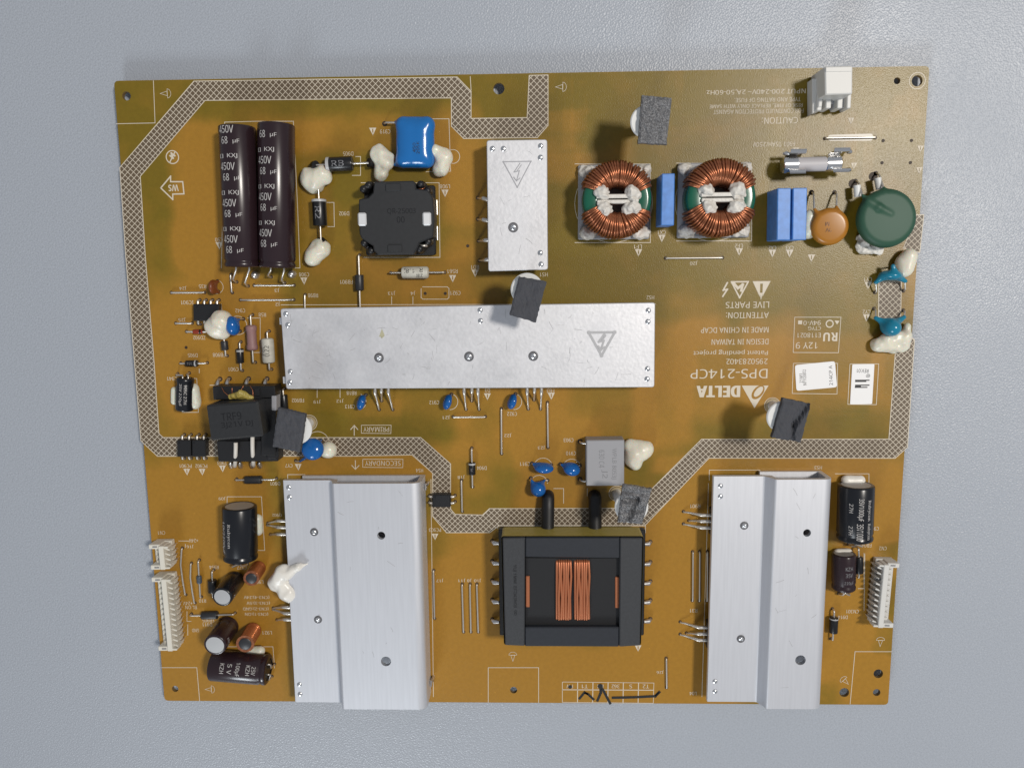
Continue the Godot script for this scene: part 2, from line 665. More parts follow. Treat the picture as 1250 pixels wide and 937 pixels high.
func make_materials():
	var fleck := noise_tex(0.09, 3, 0.0, 6.0, 512, 3, true)
	var soft_var := noise_tex(0.02, 5, 0.86, 1.0, 256, 4)
	var mottled := noise_tex(0.05, 9, 0.90, 1.0, 256, 5)
	var streak := noise_tex(0.03, 11, 0.965, 1.0, 512, 4)
	var streak_n := noise_tex(0.03, 12, 0.0, 5.0, 512, 4, true)
	var table := mat("speckled table laminate", Color(0.395, 0.425, 0.472), 0.40)
	grain(table, noise_tex(0.27, 21, 0.90, 1.0, 2048, 2), Vector3(2.2, 2.2, 2.2))
	var tn := noise_tex(0.28, 61, 0.0, 4.0, 2048, 2, true)
	tn.seamless = false
	(table.albedo_texture as NoiseTexture2D).seamless = false
	bumps(table, tn, 0.20, Vector3(2.2, 2.2, 2.2))
	table.uv1_offset = Vector3(0.5, 0.5, 0.5)
	table.roughness = 1.0
	table.roughness_texture = noise_tex(0.012, 71, 0.34, 0.47, 512, 5)
	M["fine_relief"] = tn
	mat("board edge", Color(0.20, 0.13, 0.05), 0.6)
	mat("silkscreen", Color(0.60, 0.53, 0.42), 0.5)
	mat("hatch ground", Color(0.115, 0.082, 0.05), 0.5)
	mat("marker ink", Color(0.012, 0.013, 0.014), 0.45)
	mat("hole dark", Color(0.03, 0.015, 0.006), 0.6)
	var al := mat("pressed aluminium", Color(0.71, 0.71, 0.73), 1.0, 0.70)
	grain(al, noise_tex(0.10, 9, 0.95, 1.0, 512, 4), Vector3(8, 8, 8))
	bumps(al, noise_tex(0.15, 14, 0.0, 2.0, 512, 3, true), 0.05, Vector3(8, 8, 8))
	al.roughness_texture = noise_tex(0.012, 72, 0.45, 0.64, 512, 5)
	var ex := mat("extruded aluminium", Color(0.68, 0.69, 0.725), 0.48, 0.60)
	grain(ex, streak, Vector3(55, 55, 2.5))
	bumps(ex, streak_n, 0.012, Vector3(55, 55, 2.5))
	mat("dark zinc", Color(0.14, 0.14, 0.15), 0.45, 0.5)
	mat("brown print", Color(0.13, 0.04, 0.01), 0.5)
	mat("engraved aluminium", Color(0.36, 0.36, 0.38), 0.6, 0.5)
	mat("scratch", Color(0.42, 0.42, 0.43), 0.6, 0.4)
	mat("tinned wire", Color(0.72, 0.68, 0.62), 0.34, 0.85)
	mat("bright steel", Color(0.78, 0.78, 0.78), 0.22, 0.95)
	mat("polished clip", Color(0.86, 0.86, 0.86), 0.4, 0.5)
	mat("paper scrap", Color(0.42, 0.40, 0.27), 0.6)
	mat("solder", Color(0.66, 0.64, 0.62), 0.3, 0.9)
	var cu := mat("copper wire", Color(0.52, 0.19, 0.09), 0.32, 0.72)
	grain(cu, noise_tex(0.05, 31, 0.7, 1.0, 256, 3), Vector3(60, 60, 60))
	mat("copper winding", Color(0.50, 0.18, 0.085), 0.36, 0.5)
	mat("red copper", Color(0.52, 0.17, 0.06), 0.26, 0.7)
	mat("brown sleeve", Color(0.022, 0.011, 0.014), 0.26)
	mat("black sleeve", Color(0.008, 0.009, 0.012), 0.25)
	mat("print on sleeve", Color(0.50, 0.48, 0.46), 0.5)
	mat("grey print", Color(0.20, 0.20, 0.21), 0.5)
	mat("dark print", Color(0.02, 0.02, 0.022), 0.5)
	var blk := mat("black plastic", Color(0.010, 0.010, 0.011), 0.42)
	bumps(blk, fleck, 0.12, Vector3(70, 70, 70))
	var cf := mat("choke ferrite", Color(0.020, 0.021, 0.023), 0.5)
	grain(cf, mottled, Vector3(40, 40, 40))
	var fer := mat("ferrite", Color(0.038, 0.040, 0.044), 0.5)
	grain(fer, mottled, Vector3(40, 40, 40))
	bumps(fer, fleck, 0.15, Vector3(60, 60, 60))
	var ferb := mat("blue black ferrite", Color(0.017, 0.020, 0.027), 0.5)
	grain(ferb, mottled, Vector3(40, 40, 40))
	mat("bead ferrite", Color(0.022, 0.023, 0.026), 0.42)
	mat("yellow tape", Color(0.38, 0.30, 0.07), 0.35)
	var foam := mat("grey foam tape", Color(0.056, 0.058, 0.068), 0.75)
	grain(foam, mottled, Vector3(120, 120, 120))
	bumps(foam, fleck, 0.5, Vector3(90, 90, 90))
	var spk := mat("sparkling foam tape", Color(0.30, 0.30, 0.31), 0.34, 0.25)
	grain(spk, noise_tex(0.10, 41, 0.40, 1.0, 256, 3), Vector3(70, 70, 70))
	bumps(spk, fleck, 1.0, Vector3(55, 55, 55))
	mat("tan nylon", Color(0.34, 0.27, 0.16), 0.4)
	mat("white nylon", Color(0.70, 0.70, 0.68), 0.45)
	var glue := mat("cream silicone glue", Color(0.72, 0.65, 0.54), 0.33)
	bumps(glue, noise_tex(0.03, 51, 0.0, 3.0, 256, 3, true), 0.12, Vector3(60, 60, 60))
	for key in ["cream silicone glue"]:
		M[key].subsurf_scatter_enabled = true
		M[key].subsurf_scatter_strength = 0.25
	var glueg := mat("grey white glue", Color(0.62, 0.59, 0.54), 0.45)
	bumps(glueg, noise_tex(0.04, 52, 0.0, 4.0, 256, 3, true), 0.3, Vector3(70, 70, 70))
	mat("white glue", Color(0.74, 0.71, 0.65), 0.33)
	mat("blue epoxy", Color(0.008, 0.10, 0.34), 0.16)
	mat("blue film cap", Color(0.012, 0.135, 0.40), 0.17)
	var bx := mat("blue plastic", Color(0.085, 0.255, 0.66), 0.42)
	grain(bx, soft_var, Vector3(60, 60, 60))
	mat("teal epoxy", Color(0.010, 0.19, 0.30), 0.22)
	mat("orange epoxy", Color(0.36, 0.145, 0.014), 0.32)
	mat("green epoxy", Color(0.018, 0.072, 0.041), 0.55)
	mat("green core coat", Color(0.008, 0.095, 0.055), 0.22)
	mat("grey film cap", Color(0.30, 0.30, 0.315), 0.45)
	var wr := mat("white ceramic resistor", Color(0.62, 0.60, 0.52), 0.5)
	grain(wr, soft_var, Vector3(90, 90, 90))
	mat("purple resistor", Color(0.27, 0.15, 0.145), 0.55)
	mat("diode black", Color(0.009, 0.009, 0.010), 0.3)
	mat("diode band", Color(0.42, 0.42, 0.42), 0.4)
	mat("zener glass", Color(0.25, 0.035, 0.015), 0.15)
	mat("steel blue resistor", Color(0.055, 0.075, 0.10), 0.4)
	mat("brown ceramic", Color(0.17, 0.045, 0.012), 0.4)
	mat("ivory connector", Color(0.66, 0.63, 0.55), 0.45)
	mat("white connector", Color(0.60, 0.59, 0.56), 0.45)
	mat("fuse ceramic", Color(0.46, 0.44, 0.45), 0.5)
	mat("label paper", Color(0.78, 0.77, 0.76), 0.5)
	mat("wire insulation", Color(0.62, 0.58, 0.52), 0.4)
	mat("cap top", Color(0.42, 0.42, 0.42), 0.5, 0.5)
	mat("glossy mask", Color(0.34, 0.30, 0.23), 0.34)
	mat("tube plastic", Color(0.006, 0.006, 0.007), 0.5)


func make_table():
	var g := Geo.new()
	g.quad(Vector3(-700, TABLE_Y, -700), Vector3(700, TABLE_Y, -700), Vector3(700, TABLE_Y, 700), Vector3(-700, TABLE_Y, 700), Vector3.UP)
	var o := obj("table_top", g, M["speckled table laminate"], self)
	o.set_meta("kind", "structure")
	o.set_meta("label", "speckled blue grey table top under the circuit board")

var board: Node3D
var board_holes := []


func board_outline() -> Array:
	return [Vector3(-BW / 2, 0, -BH / 2), Vector3(BW / 2, 0, -BH / 2), Vector3(BW / 2, 0, BH / 2), Vector3(-BW / 2, 0, BH / 2)]


func make_board():
	board = thing("circuit_board", "amber brown power supply circuit board lying on the grey table", "circuit board", Vector3(0, TABLE_Y, 0))
	for h in [[Vector3(-133.54, 0, -108.96), 1.5], [Vector3(-5.63, 0, -109.22), 1.9], [Vector3(133.76, 0, -109.35), 1.8], [Vector3(127.17, 0, -109.46), 1.1], [Vector3(-2.88, 0, 108.83), 1.35], [Vector3(-132.96, 0, 109.04), 1.25], [Vector3(133.16, 0, 101.54), 1.75], [Vector3(132.99, 0, 109.07), 1.4], [Vector3(121.04, 0, 109.14), 1.8]]:
		board_holes.append([h[0].x, h[0].z, h[1]])
	var shape := rounded(board_outline(), 1.6)
	var g := Geo.new()
	g.prism(shape, -1.6, -0.05, 0.0, board_holes)
	obj("substrate", g, M["board edge"], board)
	# the solder mask on the top face; copper on the far side shows through it as olive, bare laminate as amber
	var face := Geo.new()
	for piece in Geo.holed(shape, board_holes):
		face.sheet(piece, 0.0)
	for p in face.v:
		face.uv.append(Vector2(p.x / BW + 0.5, p.z / BH + 0.5))
	face.has_uv = true
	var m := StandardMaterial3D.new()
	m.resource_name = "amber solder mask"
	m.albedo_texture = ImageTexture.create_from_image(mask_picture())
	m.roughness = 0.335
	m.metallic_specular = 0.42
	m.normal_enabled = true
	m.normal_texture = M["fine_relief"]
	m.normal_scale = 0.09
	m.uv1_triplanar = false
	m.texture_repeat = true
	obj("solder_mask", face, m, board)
	M["mask"] = m


func mask_picture() -> Image:
	var w := 900
	var h := 746
	var im := Image.create(w, h, false, Image.FORMAT_RGB8)
	var na := FastNoiseLite.new()
	na.seed = 4
	na.frequency = 0.012
	na.fractal_octaves = 3
	var nb := FastNoiseLite.new()
	nb.seed = 8
	nb.frequency = 0.05
	nb.fractal_octaves = 3
	# [middle, half width, half height, softness, amber added]
	var patches := [
		[Vector3(-111.49, 0, -74.96), 9, 26, 4, 0.8], [Vector3(-91.16, 0, -77.46), 26, 26, 6, 0.28], [Vector3(-107.44, 0, -49.5), 14, 16, 6, 0.55], [Vector3(-56.1, 0, -94.77), 34, 6, 4, 0.7],
		[Vector3(-19.73, 0, -84.72), 9, 20, 5, 0.6], [Vector3(-66.15, 0, -60.39), 12, 12, 5, 0.25], [Vector3(-15.71, 0, -73.69), 10, 22, 5, 0.5], [Vector3(-29.21, 0, -44.4), 26, 12, 6, 0.42], [Vector3(-46.6, 0, -43.15), 30, 10, 6, 0.35],
		[Vector3(13.97, 0, -89.65), 9, 12, 4, 0.6], [Vector3(29.32, 0, -82.66), 9, 8, 5, 0.45], [Vector3(2.86, 0, -97.89), 20, 8, 6, -0.2],
		[Vector3(51.55, 0, -7.54), 10, 22, 5, 0.75], [Vector3(77.33, 0, -13.22), 20, 18, 6, 0.65], [Vector3(108.85, 0, -11.55), 28, 13, 6, 0.55], [Vector3(137.99, 0, -44.1), 8, 14, 4, 0.5], [Vector3(62.55, 0, -30.67), 10, 10, 6, 0.3],
		[Vector3(19.63, 0, 1.14), 28, 12, 6, 0.5], [Vector3(-3.86, 0, 4), 20, 16, 6, 0.55], [Vector3(-39.23, 0, 0.81), 22, 8, 6, 0.35], [Vector3(13.73, 0, 22.19), 14, 16, 5, 0.8], [Vector3(19.64, 0, 13.12), 10, 10, 5, 0.3],
		[Vector3(-106.43, 0, -20.44), 26, 22, 8, 0.75], [Vector3(-99.58, 0, -35.02), 16, 14, 6, 0.4], [Vector3(-121.3, 0, -20.55), 10, 14, 6, 0.6], [Vector3(-113.82, 0, 0.4), 12, 8, 6, 0.4], [Vector3(-116.16, 0, 34.17), 24, 14, 7, 0.9], [Vector3(-57.81, 0, 20.41), 30, 5, 4, 0.8],
		[Vector3(-116.35, 0, 82.19), 26, 34, 8, 0.95], [Vector3(-23.31, 0, 88.46), 16, 30, 7, 0.85], [Vector3(19.74, 0, 104.73), 60, 14, 7, 0.8], [Vector3(55.92, 0, 68.91), 16, 36, 7, 0.9], [Vector3(-18.15, 0, 59.45), 10, 16, 6, 0.7], [Vector3(-21.93, 0, 22.07), 10, 10, 5, 0.45],
		[Vector3(116.76, 0, 31.62), 22, 16, 7, 0.75], [Vector3(126.52, 0, 50.05), 12, 14, 6, 0.8], [Vector3(122.31, 0, 81.54), 16, 24, 7, 0.85], [Vector3(129.54, 0, 104.17), 10, 10, 5, 0.7], [Vector3(135.16, 0, 71.96), 4, 22, 3, -0.7],
		[Vector3(87.16, 0, 20.93), 40, 4, 3, 0.7], [Vector3(64.19, 0, 37.62), 10, 14, 6, 0.7], [Vector3(134.39, 0, 34.7), 5, 14, 4, 0.25], [Vector3(1.69, 0, 43.73), 40, 4, 4, 0.2], [Vector3(-48.33, 0, 6.77), 26, 4, 4, -0.3],
	]
	# faint outlines of copper areas on the far side
	var rn := RandomNumberGenerator.new()
	rn.seed = 12
	for k in 110:
		var long_ := rn.randf() < 0.5
		patches.append([Vector3(rn.randf_range(-BW / 2, BW / 2), 0, rn.randf_range(-BH / 2, BH / 2)), rn.randf_range(1.0, 3.0) if long_ else rn.randf_range(3.0, 14.0), rn.randf_range(3.0, 14.0) if long_ else rn.randf_range(1.0, 4.0), 0.7, rn.randf_range(-0.2, 0.2)])
	var grid := PackedFloat32Array()
	for py in h:
		for px in w:
			var p := Vector2((float(px) / w - 0.5) * BW, (float(py) / h - 0.5) * BH)
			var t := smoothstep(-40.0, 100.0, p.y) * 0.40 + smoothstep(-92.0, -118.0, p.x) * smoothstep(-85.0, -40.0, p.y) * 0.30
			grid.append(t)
	for q in patches:
		var c := Vector2(q[0].x, q[0].z)
		var x0 := maxi(0, int(((c.x - q[1] - q[3] * 2) / BW + 0.5) * w))
		var x1 := mini(w - 1, int(((c.x + q[1] + q[3] * 2) / BW + 0.5) * w))
		var y0 := maxi(0, int(((c.y - q[2] - q[3] * 2) / BH + 0.5) * h))
		var y1 := mini(h - 1, int(((c.y + q[2] + q[3] * 2) / BH + 0.5) * h))
		for py in range(y0, y1 + 1):
			for px in range(x0, x1 + 1):
				var p := Vector2((float(px) / w - 0.5) * BW, (float(py) / h - 0.5) * BH)
				p += Vector2(na.get_noise_2d(p.x * 3.0, p.y * 3.0), na.get_noise_2d(p.x * 3.0 + 500.0, p.y * 3.0)) * (2.2 if q[3] > 1.0 else 0.0)
				var dx: float = smoothstep(q[1] + q[3] * 0.7, q[1] - q[3] * 0.7, absf(p.x - c.x))
				var dy: float = smoothstep(q[2] + q[3] * 0.7, q[2] - q[3] * 0.7, absf(p.y - c.y))
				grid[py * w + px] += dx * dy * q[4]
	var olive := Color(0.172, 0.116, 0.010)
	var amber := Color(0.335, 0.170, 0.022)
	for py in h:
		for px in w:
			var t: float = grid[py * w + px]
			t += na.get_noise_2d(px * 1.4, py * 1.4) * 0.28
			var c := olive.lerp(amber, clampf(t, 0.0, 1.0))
			var k := 1.0 + nb.get_noise_2d(px * 3.0, py * 3.0) * 0.07
			if (px * 7919 + py * 104729 + (px * py) % 977) % 14983 == 0:
				k *= 1.5
			im.set_pixel(px, py, Color(c.r * k, c.g * k, c.b * k).linear_to_srgb())
	return im


func hatch(shape: Array, lines: Geo, ground: Geo):
	var pl := poly(shape)
	ground.sheet(pl, 0.03)
	lines.ribbon(shape, 0.26, 0.075, true)
	var pitch := 1.46
	for way in 2:
		var d := Vector2(1, 1).normalized() if way == 0 else Vector2(1, -1).normalized()
		var o := Vector2(-d.y, d.x)
		for k in range(-160, 161):
			var a := o * (k * pitch) - d * 400.0
			var b := o * (k * pitch) + d * 400.0
			for piece in Geometry2D.intersect_polyline_with_polygon(PackedVector2Array([a, b]), pl):
				if piece.size() >= 2 and piece[0].distance_to(piece[-1]) > 0.2:
					lines.ribbon([Vector3(piece[0].x, 0, piece[0].y), Vector3(piece[-1].x, 0, piece[-1].y)], 0.19, 0.06 + way * 0.006)


func warn(g: Geo, c: Vector3, s := 1.25):
	# a filled triangle, point down, with an exclamation mark left open in it
	var p := [c + Vector3(-s, 0.07, -s), c + Vector3(-0.14 * s, 0.07, -s), c + Vector3(-0.14 * s, 0.07, 0.75 * s)]
	g.flat(p[0], p[1], p[2], Vector3.UP)
	p = [c + Vector3(s, 0.07, -s), c + Vector3(0.14 * s, 0.07, -s), c + Vector3(0.14 * s, 0.07, 0.75 * s)]
	g.flat(p[0], p[1], p[2], Vector3.UP)
	g.quad(c + Vector3(-0.15 * s, 0.07, -s), c + Vector3(0.15 * s, 0.07, -s), c + Vector3(0.15 * s, 0.07, -0.72 * s), c + Vector3(-0.15 * s, 0.07, -0.72 * s), Vector3.UP)
	g.quad(c + Vector3(-0.15 * s, 0.07, 0.3 * s), c + Vector3(0.15 * s, 0.07, 0.3 * s), c + Vector3(0.02 * s, 0.07, 1.05 * s), c + Vector3(-0.02 * s, 0.07, 1.05 * s), Vector3.UP)


func screw_sign(g: Geo, c: Vector3, turn: float):
	var b := Basis(Vector3.UP, deg_to_rad(turn))
	var y := Vector3.UP * 0.07
	g.ribbon([c + b * Vector3(-0.75, 0, -0.2), c + b * Vector3(0.75, 0, -0.2), c + b * Vector3(0, 0, 2.2)], 0.14, 0.07, true)
	var arc := []
	for i in 9:
		var t := PI * i / 8
		arc.append(c + b * Vector3(cos(t) * 1.5, 0, -0.3 - sin(t) * 1.2))
	g.ribbon(arc, 0.14, 0.073, true)


func make_silkscreen():
	var g := Geo.new()
	var lines := Geo.new()
	var ground := Geo.new()
	hatch([Vector3(-109.76, 0, -113.38), Vector3(-19.7, 0, -113.17), Vector3(-15.07, 0, -108.45), Vector3(-15.23, 0, -99.65), Vector3(3.85, 0, -99.62), Vector3(4.65, 0, -113.27), Vector3(10.99, 0, -113.3), Vector3(10.92, 0, -96.96), Vector3(7.29, 0, -92.99), Vector3(-17.87, 0, -93.1), Vector3(-21.99, 0, -97.21), Vector3(-21.79, 0, -106.44), Vector3(-106.38, 0, -107.03), Vector3(-130.88, 0, -82.16), Vector3(-131.31, 0, -55.48), Vector3(-131.16, 0, -17.67), Vector3(-131.43, 0, 9.11), Vector3(-129.97, 0, 10.58), Vector3(-35.52, 0, 11), Vector3(-24.89, 0, 20.83), Vector3(-25.27, 0, 37.77), Vector3(-23.66, 0, 39.8), Vector3(-13.58, 0, 40.06), Vector3(-10.99, 0, 37.64), Vector3(34.85, 0, 37.57), Vector3(40.49, 0, 37.58), Vector3(47.8, 0, 30.59), Vector3(65.47, 0, 12.09), Vector3(131.69, 0, 12.32), Vector3(132.07, 0, -17.75), Vector3(133.68, 0, -23.76), Vector3(136.44, 0, -24.6), Vector3(138.37, 0, -23.01), Vector3(138.4, 0, 15.33), Vector3(134.32, 0, 19.29), Vector3(68.27, 0, 19.02), Vector3(45.63, 0, 44.24), Vector3(-7.93, 0, 44.34), Vector3(-10.98, 0, 46.74), Vector3(-26.98, 0, 46.76), Vector3(-31.97, 0, 40.56), Vector3(-31.55, 0, 24.18), Vector3(-38.83, 0, 17.43), Vector3(-60.7, 0, 17.8), Vector3(-132.64, 0, 17.56), Vector3(-138.32, 0, 11.76), Vector3(-138.34, 0, -55.55), Vector3(-137.86, 0, -85.17)], lines, ground)
	hatch([Vector3(124.94, 0, -43.25), Vector3(132.67, 0, -43.26), Vector3(133.18, 0, -30.04), Vector3(125.57, 0, -29.97)], lines, ground)
	hatch([Vector3(132.61, 0, -54.46), Vector3(136.32, 0, -65.69), Vector3(138.79, 0, -65.66), Vector3(138.24, 0, -53.01)], lines, ground)
	obj("isolation_band", ground, M["hatch ground"], board)
	for p in [
		[Vector3(-123.76, 0, -113.76), Vector3(-124.28, 0, -99.89), Vector3(-137.89, 0, -99.83)], [Vector3(-15.26, 0, -113.22), Vector3(-15.06, 0, -108.85)], [Vector3(-12.59, 0, 113.9), Vector3(-12.38, 0, 99.76), Vector3(6.64, 0, 99.67), Vector3(6.56, 0, 113.78)],
		[Vector3(-137.55, 0, 100.33), Vector3(-123.9, 0, 100.26), Vector3(-123.76, 0, 114.06)], [Vector3(137.59, 0, 92.75), Vector3(124.1, 0, 92.8), Vector3(123.4, 0, 113.74)],
		[Vector3(-104.46, 0, -50.33), Vector3(-100.05, 0, -99.78), Vector3(-89.25, 0, -99.88), Vector3(-76.22, 0, -99.68), Vector3(-76.25, 0, -71.71), Vector3(-76.49, 0, -50.03), Vector3(-78.82, 0, -50.05)],
		[Vector3(-53.7, 0, -78.89), Vector3(-26.65, 0, -78.52), Vector3(-26.98, 0, -53.18), Vector3(-53.74, 0, -53.47)], [Vector3(-29.77, 0, -99.75), Vector3(-22.78, 0, -99.64), Vector3(-22.6, 0, -82.3), Vector3(-31.08, 0, -82.28)],
		[Vector3(-55.25, 0, -87.69), Vector3(-53.55, 0, -87.66), Vector3(-53.8, 0, -81.37), Vector3(-56.64, 0, -81.41)], [Vector3(-65.89, 0, -72.41), Vector3(-63.45, 0, -72.38), Vector3(-63.67, 0, -64.15), Vector3(-65.97, 0, -64.18)],
		[Vector3(-33.29, 0, -43.02), Vector3(-24.63, 0, -42.93), Vector3(-24.07, 0, -42.36), Vector3(-24.14, 0, -39.21), Vector3(-24.73, 0, -38.64), Vector3(-33.41, 0, -38.72), Vector3(-33.97, 0, -39.3), Vector3(-33.88, 0, -42.45)],
		[Vector3(20.1, 0, -84.15), Vector3(45.74, 0, -83.78), Vector3(46.15, 0, -57.4), Vector3(20.14, 0, -57.7)], [Vector3(54.62, 0, -83.92), Vector3(79.93, 0, -83.56), Vector3(80.82, 0, -57.55), Vector3(55.15, 0, -57.85)],
		[Vector3(-83.88, 0, -37.19), Vector3(48.18, 0, -36.23)], [Vector3(-84.95, 0, 26.79), Vector3(-84.83, 0, 24.62), Vector3(-78.48, 0, 24.64)], [Vector3(68.64, 0, 27.23), Vector3(68.54, 0, 23.43), Vector3(86.67, 0, 23.49)], [Vector3(-32.21, 0, 26.63), Vector3(-33.47, 0, 111.68)],
		[Vector3(68.37, 0, 28.45), Vector3(68.09, 0, 111.09)],
		[Vector3(-108.11, 0, 37.31), Vector3(-107.82, 0, 32.94), Vector3(-95.01, 0, 32.97), Vector3(-94.99, 0, 53.58), Vector3(-98.37, 0, 53.58)], [Vector3(113.51, 0, 24.94), Vector3(125.41, 0, 24.98), Vector3(125.61, 0, 28.61)],
		[Vector3(-122.31, 0, 1.26), Vector3(-116.29, 0, 1.29), Vector3(-116.02, 0, -11.02), Vector3(-118.39, 0, -11.33)],
		[Vector3(-96.19, 0, -32.66), Vector3(-91.63, 0, -32.62), Vector3(-92.35, 0, -20.33), Vector3(-95.16, 0, -20.35)], [Vector3(-111.4, 0, -8.6), Vector3(-87.83, 0, -8.45), Vector3(-87.52, 0, 2.05)],
		[Vector3(-8.09, 0, 45.28), Vector3(-7.93, 0, 44.03), Vector3(45.93, 0, 44.09), Vector3(45.97, 0, 46.89)],
		[Vector3(-114.48, 0, 91.74), Vector3(-94.05, 0, 91.67), Vector3(-93.9, 0, 100.29)], [Vector3(16.09, 0, 35.68), Vector3(16.1, 0, 30.14), Vector3(12.53, 0, 30.13)], [Vector3(24.72, 0, 32.93), Vector3(24.71, 0, 30.16)],
		[Vector3(125.31, 0, 54.71), Vector3(126.05, 0, 68.18), Vector3(123.97, 0, 68.19)], [Vector3(125.62, 0, 55.02), Vector3(126.52, 0, 76.74)],
		[Vector3(-127.13, 0, 49.91), Vector3(-123.43, 0, 49.91)], [Vector3(-124.75, 0, 51.19), Vector3(-124.85, 0, 52.46)], [Vector3(-126.06, 0, 77.63), Vector3(-126.35, 0, 81.56), Vector3(-124.78, 0, 81.56)], [Vector3(-126.13, 0, 82.88), Vector3(-126.44, 0, 87.16)],
		[Vector3(-63.94, 0, -11.56), Vector3(-64.27, 0, -3.82)], [Vector3(-72.45, 0, -6.86), Vector3(-72.59, 0, -3.87)], [Vector3(-44.4, 0, -39.69), Vector3(-44.48, 0, -37.11)], [Vector3(-36.86, 0, -39.62), Vector3(-36.94, 0, -37.03)],
		[Vector3(-114.98, 0, -13.1), Vector3(-114.87, 0, -14.58)], [Vector3(-105.29, 0, -37.68), Vector3(-105.23, 0, -31.87)],
	]:
		g.ribbon(p, 0.22, 0.05)
	for p in [
		[Vector3(96.71, 0, -31.22), Vector3(112.64, 0, -31.08), Vector3(112.39, 0, -18.67), Vector3(96.69, 0, -18.88)], [Vector3(96.91, 0, -15.03), Vector3(112.3, 0, -14.92), Vector3(112.64, 0, -4.02), Vector3(96.96, 0, -4.32)],
		[Vector3(116.6, 0, -14.68), Vector3(126.57, 0, -14.61), Vector3(126.58, 0, -0.12), Vector3(116.61, 0, -0.32)], [Vector3(-56.95, 0, 6.34), Vector3(-46.12, 0, 6.39), Vector3(-46.34, 0, 9.47), Vector3(-57.07, 0, 9.3)],
		[Vector3(-56.94, 0, 18.98), Vector3(-42.23, 0, 19.03), Vector3(-42.39, 0, 22.15), Vector3(-57.05, 0, 21.95)], [Vector3(15.57, 0, 105.41), Vector3(49.98, 0, 105.63), Vector3(49.9, 0, 113.82), Vector3(15.56, 0, 113.63)],
	]:
		g.ribbon(p, 0.2, 0.05, true)
	for p in [[Vector3(15.57, 0, 108.56), Vector3(49.94, 0, 108.54)], [Vector3(21.34, 0, 105.45), Vector3(21.29, 0, 113.69)], [Vector3(27.11, 0, 105.48), Vector3(27.02, 0, 113.73)], [Vector3(32.8, 0, 105.52), Vector3(32.74, 0, 113.76)], [Vector3(38.53, 0, 105.56), Vector3(38.49, 0, 113.79)], [Vector3(44.24, 0, 105.59), Vector3(44.17, 0, 113.79)],
		[Vector3(-59.7, 0, 10.05), Vector3(-59.56, 0, 6.57)], [Vector3(-60.9, 0, 7.92), Vector3(-59.55, 0, 6.42), Vector3(-58.33, 0, 7.93)], [Vector3(-59.66, 0, 19.49), Vector3(-59.78, 0, 22.55)], [Vector3(-61, 0, 21.32), Vector3(-59.79, 0, 22.7), Vector3(-58.44, 0, 21.33)]]:
		g.ribbon(p, 0.3, 0.05)
	g.ribbon([Vector3(-123.98, 0, -78.1), Vector3(-120.21, 0, -82.02), Vector3(-120.35, 0, -80.16), Vector3(-116.09, 0, -80.1), Vector3(-115.95, 0, -75.99), Vector3(-119.89, 0, -75.96), Vector3(-120.03, 0, -74.09)], 0.45, 0.05, true)
	flat_text(g, "WS", Vector3(-119.5, 0, -78.04) + Vector3(0, 0.06, 0), 3.6, 2.2, 180, bold)
	g.ring(Vector3(-119.09, 0, -88.42) + Vector3(0, 0.06, 0), 2.0, 2.35)
	g.ribbon([Vector3(-120.14, 0, -86.71), Vector3(-118.17, 0, -89.98)], 0.4, 0.06)
	g.ribbon([Vector3(-119.83, 0, -88.9), Vector3(-118.89, 0, -88.06), Vector3(-119.34, 0, -89.72), Vector3(-118.25, 0, -88.88)], 0.6, 0.065)
	for t in [Vector3(-49, 0, -95.88), Vector3(-24.69, 0, -74.92), Vector3(-22.69, 0, -45.76), Vector3(-14.75, 0, -47.53), Vector3(-104.68, 0, -58.02), Vector3(-75.27, 0, -45.45), Vector3(42.1, 0, -53.95), Vector3(50.07, 0, -58.74), Vector3(76.74, 0, -53.84), Vector3(88.12, 0, -53.16), Vector3(94, 0, -53.09), Vector3(101.53, 0, -51.47), Vector3(121.39, 0, -41.89), Vector3(121.45, 0, -30.72), Vector3(-11.11, 0, -3.8), Vector3(11.74, 0, -3.81), Vector3(-122.13, 0, 23.58), Vector3(-116.46, 0, 23.6), Vector3(-108.81, 0, 22.39), Vector3(-80.76, 0, 21.87), Vector3(-31.26, 0, 48.39), Vector3(43.88, 0, 91.81)]:
		warn(g, t)
	for t in [Vector3(112.62, 0, -96.81), Vector3(94.72, 0, -87.38), Vector3(114.38, 0, -82.1), Vector3(136.22, 0, -87.35), Vector3(136.27, 0, -80.33)]:
		warn(g, t, 1.05)
	screw_sign(g, Vector3(-119.54, 0, -109.53), -90)
	screw_sign(g, Vector3(15.66, 0, -109.39), -90)
	screw_sign(g, Vector3(-3.04, 0, 94.94), 0)
	screw_sign(g, Vector3(-119.13, 0, 109.13), -90)
	screw_sign(g, Vector3(133.16, 0, 88.57), 0)
	screw_sign(g, Vector3(120.79, 0, 104.21), 45)
	for r in [[Vector3(90.14, 0, -0.09), 2.85], [Vector3(-75.87, 0, 5.31), 2.9], [Vector3(35.39, 0, 32.03), 2.9], [Vector3(-21.65, 0, -87.2), 2.4]]:
		g.ring(r[0] + Vector3(0, 0.06, 0), r[1] - 0.2, r[1])
	for r in [[Vector3(33.33, 0, -70.85), 13.4], [Vector3(67.71, 0, -70.95), 13.4]]:
		g.ring(r[0] + Vector3(0, 0.06, 0), r[1] - 0.18, r[1], 40)
